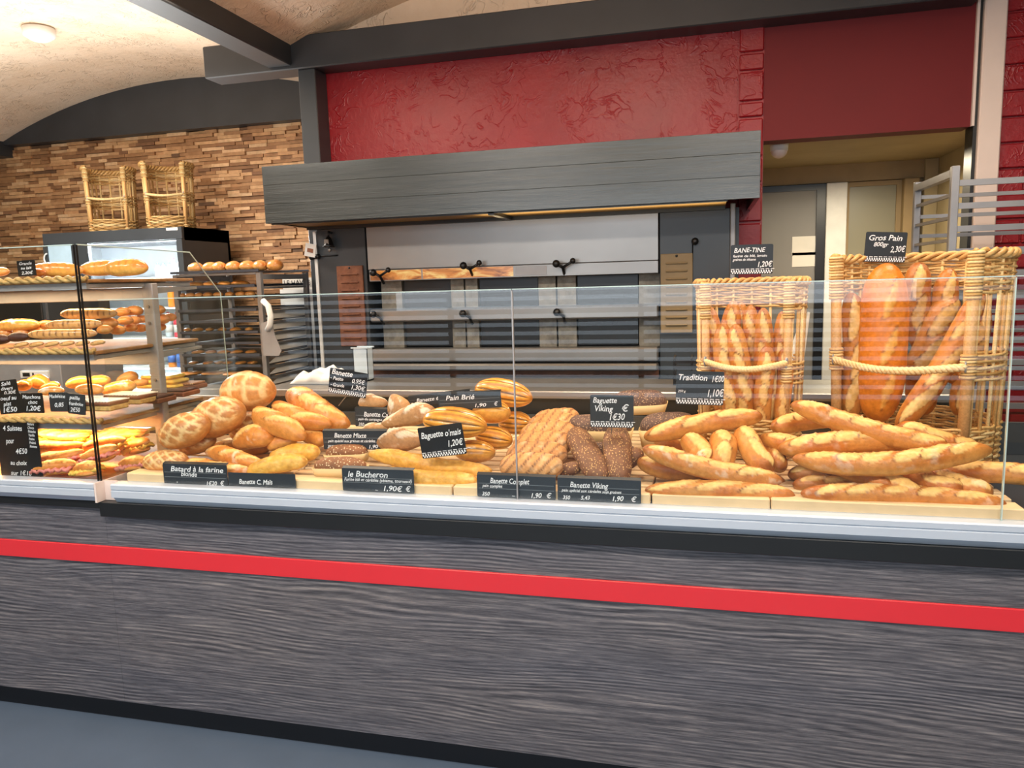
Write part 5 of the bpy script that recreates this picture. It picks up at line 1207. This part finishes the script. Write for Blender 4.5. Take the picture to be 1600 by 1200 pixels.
# ------------------------------------------------------------------ pastry case contents
# top shelf
bread('brioche', 'brioche_loaf', 'pearl-sugar brioche left of the front glass edge on the top shelf', (46, 423), (130, 423), 21, 0.16, roll=-10, hr=1.25, flour=0.35, group='brioches on the top shelf')
bread('croissant', 'brioche_roll', 'small coiled roll right of the tilted card on the top shelf', (46, 428), (72, 426), 15, 0.12, group='brioches on the top shelf')
bread('brioche', 'brioche_loaf', 'shiny golden brioche just right of the front glass edge', (125, 422), (190, 419), 22, 0.20, hr=1.2, roll=-10, group='brioches on the top shelf')
bread('brioche', 'brioche_loaf', 'largest shiny golden brioche at the right of the top shelf', (163, 421), (231, 418), 26, 0.16, hr=1.15, roll=-10, group='brioches on the top shelf')
bread('roll', 'brioche_roll', 'pale bun at the left edge of the top shelf', (-14, 427), (14, 424), 16, 0.15, group='brioches on the top shelf', tone=1.15)
# middle shelf: striped milk baguettes, buns, iced and chocolate cakes
g = 'scored milk sticks on the middle shelf'
for k, (a, b, w, Y, tn) in enumerate([((44, 523), (152, 521), 16, 0.10, 1.0), ((72, 508), (160, 506), 16, 0.14, 1.0), ((95, 491), (183, 490), 18, 0.20, 1.0)]):
    bread('viennois', 'milk_stick', 'scored milk stick on the middle shelf, %s of three' % ('lowest', 'middle', 'topmost')[k], a, b, w, Y, group=g, roll=-30, nsl=11, tone=tn)
g = 'round buns on the middle shelf'
buns = [(164, 516, 20, .14), (170, 506, 24, .22), (184, 517, 20, .26), (196, 502, 20, .33), (204, 513, 18, .36), (209, 502, 19, .40), (219, 514, 18, .44), (221, 500, 18, .46), (192, 489, 20, .40), (210, 487, 22, .44), (247, 512, 20, .50), (252, 500, 22, .48), (246, 485, 20, .46), (265, 497, 18, .52)]
wordy = ['nearest the scored sticks at the bottom', 'above the nearest bottom bun', 'in the bottom row, second', 'in the middle row left of centre', 'in the bottom row, third', 'in the middle row, centre', 'at the foot of the steel post, left side', 'just left of the steel post, middle row', 'on top of the pile, left one', 'on top of the pile beside the post', 'bottom one right of the steel post', 'middle one right of the steel post', 'top one right of the steel post', 'outermost at the shelf edge']
for k, (x, y, w, Y) in enumerate(buns):
    bread('roll', 'bun', 'glossy golden bun on the middle shelf, %s' % wordy[k], (x-w*0.55, y), (x+w*0.55, y-1), w*0.95, Y, group=g, hr=0.85, lod=0.8, tone=1.05)
bread('brioche', 'iced_brioche', 'large white-dusted brioche at the left of the middle shelf', (-6, 510), (62, 507), 26, 0.20, hr=0.8, flour=1.4, tone=1.2)
for k in range(6):
    bread('viennois', 'puff_stick', 'thin twisted puff stick along the front of the middle shelf, %s from the left' % ['first', 'second', 'third', 'fourth', 'fifth', 'sixth'][k], (22+k*24, 541-k*0.6), (44+k*24, 537-k*0.6), 8, 0.075, group='puff sticks along the middle shelf', nsl=5, lod=0.8)
for k, (x, y, Y) in enumerate([(6, 522, .20), (34, 521, .20), (58, 520, .22), (132, 520, .18)]):
    bread('roll', 'bun', 'bun tucked underneath on the middle shelf, %s' % ['leftmost under the dusted brioche', 'second under the dusted brioche', 'right end under the dusted brioche', 'behind the lowest scored stick'][k], (x-12, y), (x+12, y-1), 19, Y, group='round buns on the middle shelf', lod=0.8)
bread('roll', 'bun', 'orange bun between the dusted brioche and the scored sticks', (58, 511), (86, 509), 20, 0.24, group=g)
bread('roll', 'chocolate_cake', 'chocolate-coated cake on the middle shelf, right one', (12, 529), (46, 526), 17, 0.10, mat='choc', cat='cake', group='chocolate cakes')
bread('roll', 'chocolate_cake', 'chocolate-coated cake on the middle shelf, left one', (-20, 533), (16, 530), 18, 0.09, mat='choc', cat='cake', group='chocolate cakes')
# bottom shelf
g = 'pastries on the bottom shelf'
bread('croissant', 'croissant', 'orange croissant, left one behind the black cards', (22, 606), (52, 600), 20, 0.22, group=g, bend=1.6, cat='croissant')
bread('croissant', 'croissant', 'tallest orange croissant behind the black cards', (42, 596), (80, 600), 26, 0.28, group=g, bend=1.6, cat='croissant')
bread('croissant', 'croissant', 'low croissant right of the tallest one', (66, 606), (98, 602), 17, 0.26, group=g, bend=1.6, cat='croissant')
bread('roll', 'pastry', 'white-iced bun in front of the croissants', (60, 613), (100, 610), 16, 0.12, group=g, flour=1.2, tone=1.2, cat='pastry')
bread('brioche', 'pastry', 'yellow folded pastry left of the front glass edge', (104, 602), (140, 594), 20, 0.26, group=g, tone=1.1, cat='pastry')
bread('brioche', 'pastry', 'yellow folded pastry right of the front glass edge', (136, 597), (172, 594), 20, 0.32, group=g, tone=1.1, cat='pastry')
bread('roll', 'pastry', 'pale bun resting just right of the front glass edge', (118, 609), (162, 609), 20, 0.14, group=g, tone=1.1, cat='pastry')
bread('brioche', 'pastry', 'white-iced cake in the middle of the bottom shelf', (160, 612), (212, 602), 24, 0.26, group=g, flour=1.4, tone=1.2, cat='cake')
bread('brioche', 'pastry', 'brown-pink loaf slice standing at the back of the bottom shelf', (184, 599), (214, 586), 22, 0.42, group=g, tone=0.7, cat='cake')
bread('roll', 'pastry', 'yellow bun right of the brown slice', (206, 600), (232, 597), 14, 0.42, group=g, cat='pastry')
for k, (x0, x1, y, Y) in enumerate([(226, 288, 602, 0.46), (228, 284, 595, 0.47), (232, 278, 588, 0.48)]):
    a = at(x0, y, Y); b = at(x1, y-3, Y); mb = MB().box((a[0], Y-0.05, a[2]-0.007), (b[0], Y+0.05, a[2]+0.008), bev=0.006)
    tag(build('flaky_pastry', mb, 'cheese', smooth=False), 'flat flaky pastry stacked beside the steel post, %s' % ('bottom one', 'middle one', 'top one')[k], 'pastry', 'stacked flat pastries')
for k, (x0, x1, y, Y) in enumerate([(246, 300, 612, 0.40), (262, 312, 602, 0.50), (214, 262, 622, 0.28)]):
    a = at(x0, y, Y); b = at(x1, y-4, Y)
    t = thing('chocolate_bar_cake', 'flat chocolate slice at the right edge of the bottom shelf, %s' % ('middle one', 'rear one with almonds', 'front one')[k], 'cake', ((a[0]+b[0])/2, Y, a[2]-0.012), 'chocolate slices')
    build('cake_base', MB().box((a[0], Y-0.05, a[2]-0.012), (b[0], Y+0.05, a[2]+0.006), bev=0.004), 'copper', t)
    build('almond_topping', MB().box((a[0]+0.004, Y-0.046, a[2]+0.006), (b[0]-0.004, Y+0.046, a[2]+0.014), bev=0.004), ('choc', 'seed_pale', 'choc')[k], t)
# raspberry lattice slices
for k, (x0, x1, y, Y) in enumerate([(130, 186, 628, 0.08), (176, 232, 618, 0.20)]):
    a = at(x0, y, Y); b = at(x1, y-2, Y)
    t = thing('lattice_slice', 'iced lattice slice right of the cards on the bottom shelf, %s' % ('nearer one', 'farther one')[k], 'cake', ((a[0]+b[0])/2, Y, a[2]-0.024), 'iced lattice slices')
    build('sponge', MB().box((a[0], Y-0.045, a[2]-0.024), (b[0], Y+0.045, a[2]-0.006), bev=0.004), 'straw', t)
    build('chocolate_layer', MB().box((a[0], Y-0.047, a[2]-0.006), (b[0], Y+0.047, a[2]+0.006), bev=0.003), 'copper', t)
    mb = MB(); n = 12; w = b[0]-a[0]
    for i in range(n):
        x = a[0]+w*(i+0.2)/n; mb.tube([(x, Y-0.045, a[2]+0.008), (x+0.012, Y+0.045, a[2]+0.008)], 0.0022, 6)
        if i < 9: mb.tube([(a[0]+0.004, Y-0.043+0.01*i, a[2]+0.009), (b[0]-0.004, Y-0.040+0.01*i, a[2]+0.009)], 0.0018, 6)
    build('icing_lattice', mb, 'icing', t)
# filled long sandwiches at the bottom of the case
def sandwich(label, p1, p2, wpx, Y, fill, seed):
    Cn = (at(*p1, Y)+at(*p2, Y))/2; k = depth(Cn)/F; w = wpx*k
    t = thing('sandwich', label, 'sandwich', tuple(Cn), 'sandwiches in the bottom of the pastry case')
    off = wpx*0.26
    bread('banette', 'top_bread', None, (p1[0], p1[1]-off), (p2[0], p2[1]-off), wpx, Y, parent=t, roll=-25, hr=0.55, lod=0.8, nsl=4, tone=1.05)
    bread('banette', 'bottom_bread', None, (p1[0], p1[1]+off), (p2[0], p2[1]+off), wpx, Y, parent=t, hr=0.5, lod=0.7, nsl=1, tone=1.1)
    P1, P2 = at(*p1, Y), at(*p2, Y); mb = MB(); n = 26; m_ = 5; vs = []
    for i in range(n+1):
        f_ = i/n; c = P1+(P2-P1)*(0.06+0.88*f_)
        for j in range(m_+1):
            g_ = j/m_*2-1; vs.append(c+np.array([0, g_*w*0.52, 0.004*sin(i*1.3+seed+g_*2)+0.003*cos(i*2.9)-0.004*abs(g_)]))
    mb.add(vs, [(i*(m_+1)+j, (i+1)*(m_+1)+j, (i+1)*(m_+1)+j+1, i*(m_+1)+j+1) for i in range(n) for j in range(m_)])
    o = build('filling', mb, fill, t, True); s_ = o.modifiers.new('thickness', 'SOLIDIFY'); s_.thickness = 0.010; s_.offset = 0
    return t
sw = [((50, 734), (118, 730), 20, .055, 'ham'), ((112, 738), (160, 730), 20, .05, 'cheese'), ((62, 718), (130, 712), 20, .11, 'ham'), ((128, 718), (182, 706), 22, .11, 'ham'), ((184, 730), (232, 722), 20, .12, 'ham'),
      ((54, 700), (132, 700), 20, .18, 'cheese'), ((130, 700), (196, 694), 22, .19, 'cheese'), ((190, 706), (236, 694), 22, .23, 'cheese'), ((56, 684), (140, 686), 20, .26, 'lettuce'), ((138, 686), (222, 684), 20, .28, 'cheese'),
      ((60, 676), (150, 680), 18, .36, 'cheese'), ((150, 680), (232, 676), 18, .40, 'cheese'), ((20, 724), (52, 720), 20, .14, 'ham')]
sl = ['nearest the glass behind the big board', 'cheese one by the front glass edge', 'ham one, second row left', 'thick ham one right of the front glass edge', 'ham one at the right by the steel post',
      'third row left with cheese', 'third row middle with cheese', 'third row right with cheese', 'fourth row left with green leaves', 'fourth row right with cheese', 'rear row left', 'rear row right', 'one hidden behind the big board']
for k, (a, b, w, Y, fl) in enumerate(sw): sandwich('filled sandwich in the pastry case, %s' % sl[k], a, b, w, Y, fl, k)
for k, (x, y, Y) in enumerate([(204, 678, .42), (218, 672, .44), (196, 670, .46)]):
    a = at(x-14, y, Y); b = at(x+14, y-2, Y)
    tag(build('pizza_slice', MB().box((a[0], Y-0.06, a[2]-0.006), (b[0], Y+0.06, a[2]+0.008), bev=0.006), 'cheese'), 'flat cheese slice at the rear right of the sandwiches, %s' % ('front', 'right', 'rear')[k], 'pizza slice', 'flat cheese slices')

# ------------------------------------------------------------------ rolls on the trolley
protos = {}
def small(kind, key, w, h, tone=1.0, **kw):
    if key not in protos: protos[key] = loaf_mesh(w*1.15, w, h, kind, 11+len(protos)*3, tone=tone, lod=0.8, **kw)
    return protos[key]
ordn = ['first', 'second', 'third', 'fourth', 'fifth', 'sixth', 'seventh', 'eighth', 'ninth', 'tenth']
def tray_rolls(zs, xs_px, ypx, wpx, hr, Y, name, where, kind, tone, group, mat=None, cat='bread roll'):
    for k, x in enumerate(xs_px):
        c = at(x, ypx, Y); w = wpx*depth(c)/F; h = w*hr
        me = small(kind, (kind, wpx, hr, tone, k % 3), w, h, tone)
        o = bpy.data.objects.new(name, me); COL.objects.link(o); o.location = (c[0], Y, zs+0.006+h*0.36); o.rotation_euler = (0, 0, 0.5*sin(k*2.1))
        tag(o, '%s %s, %s from the left' % (name.replace('_', ' '), where, ordn[k]), cat, group)
tray_rolls(1.602, [306, 329, 343, 365, 387, 407, 430], 417, 22, 0.85, 1.68, 'round_roll', 'on the topmost trolley tray', 'roll', 0.9, 'round rolls on the topmost trolley tray')
tray_rolls(1.602, [337, 356, 378, 398], 412, 20, 0.7, 1.92, 'round_roll', 'in the rear row of the topmost trolley tray', 'roll', 0.85, 'rear rolls on the topmost trolley tray')
tray_rolls(TZ[1], [279, 305, 330, 352, 376], 446, 24, 0.35, 1.66, 'flat_roll', 'on the second trolley tray', 'banette', 0.8, 'flat rolls on the second trolley tray')
tray_rolls(TZ[2], [283, 297, 311, 325, 341, 359, 376, 391], 461, 14, 0.65, 1.64, 'small_roll', 'on the third trolley tray', 'roll', 1.0, 'small rolls on the third trolley tray')
tray_rolls(TZ[5], [292, 309, 327, 347, 368, 389], 514, 15, 0.45, 1.64, 'dough_stick', 'on the sixth trolley tray', 'banette', 0.95, 'pale sticks on the sixth trolley tray')
tray_rolls(TZ[7], [310, 330, 350, 370, 392], 549, 16, 0.4, 1.64, 'dough_stick', 'on the eighth trolley tray', 'banette', 0.8, 'brown sticks on the eighth trolley tray')
tray_rolls(TZ[8], [302, 325, 342, 356, 376, 394], 564, 15, 0.4, 1.64, 'dough_stick', 'on the ninth trolley tray', 'banette', 0.85, 'brown sticks on the ninth trolley tray')
tray_rolls(TZ[9], [300, 335, 370], 585, 34, 0.22, 1.64, 'flatbread', 'on the tenth trolley tray', 'banette', 0.7, 'flatbreads on the tenth trolley tray')
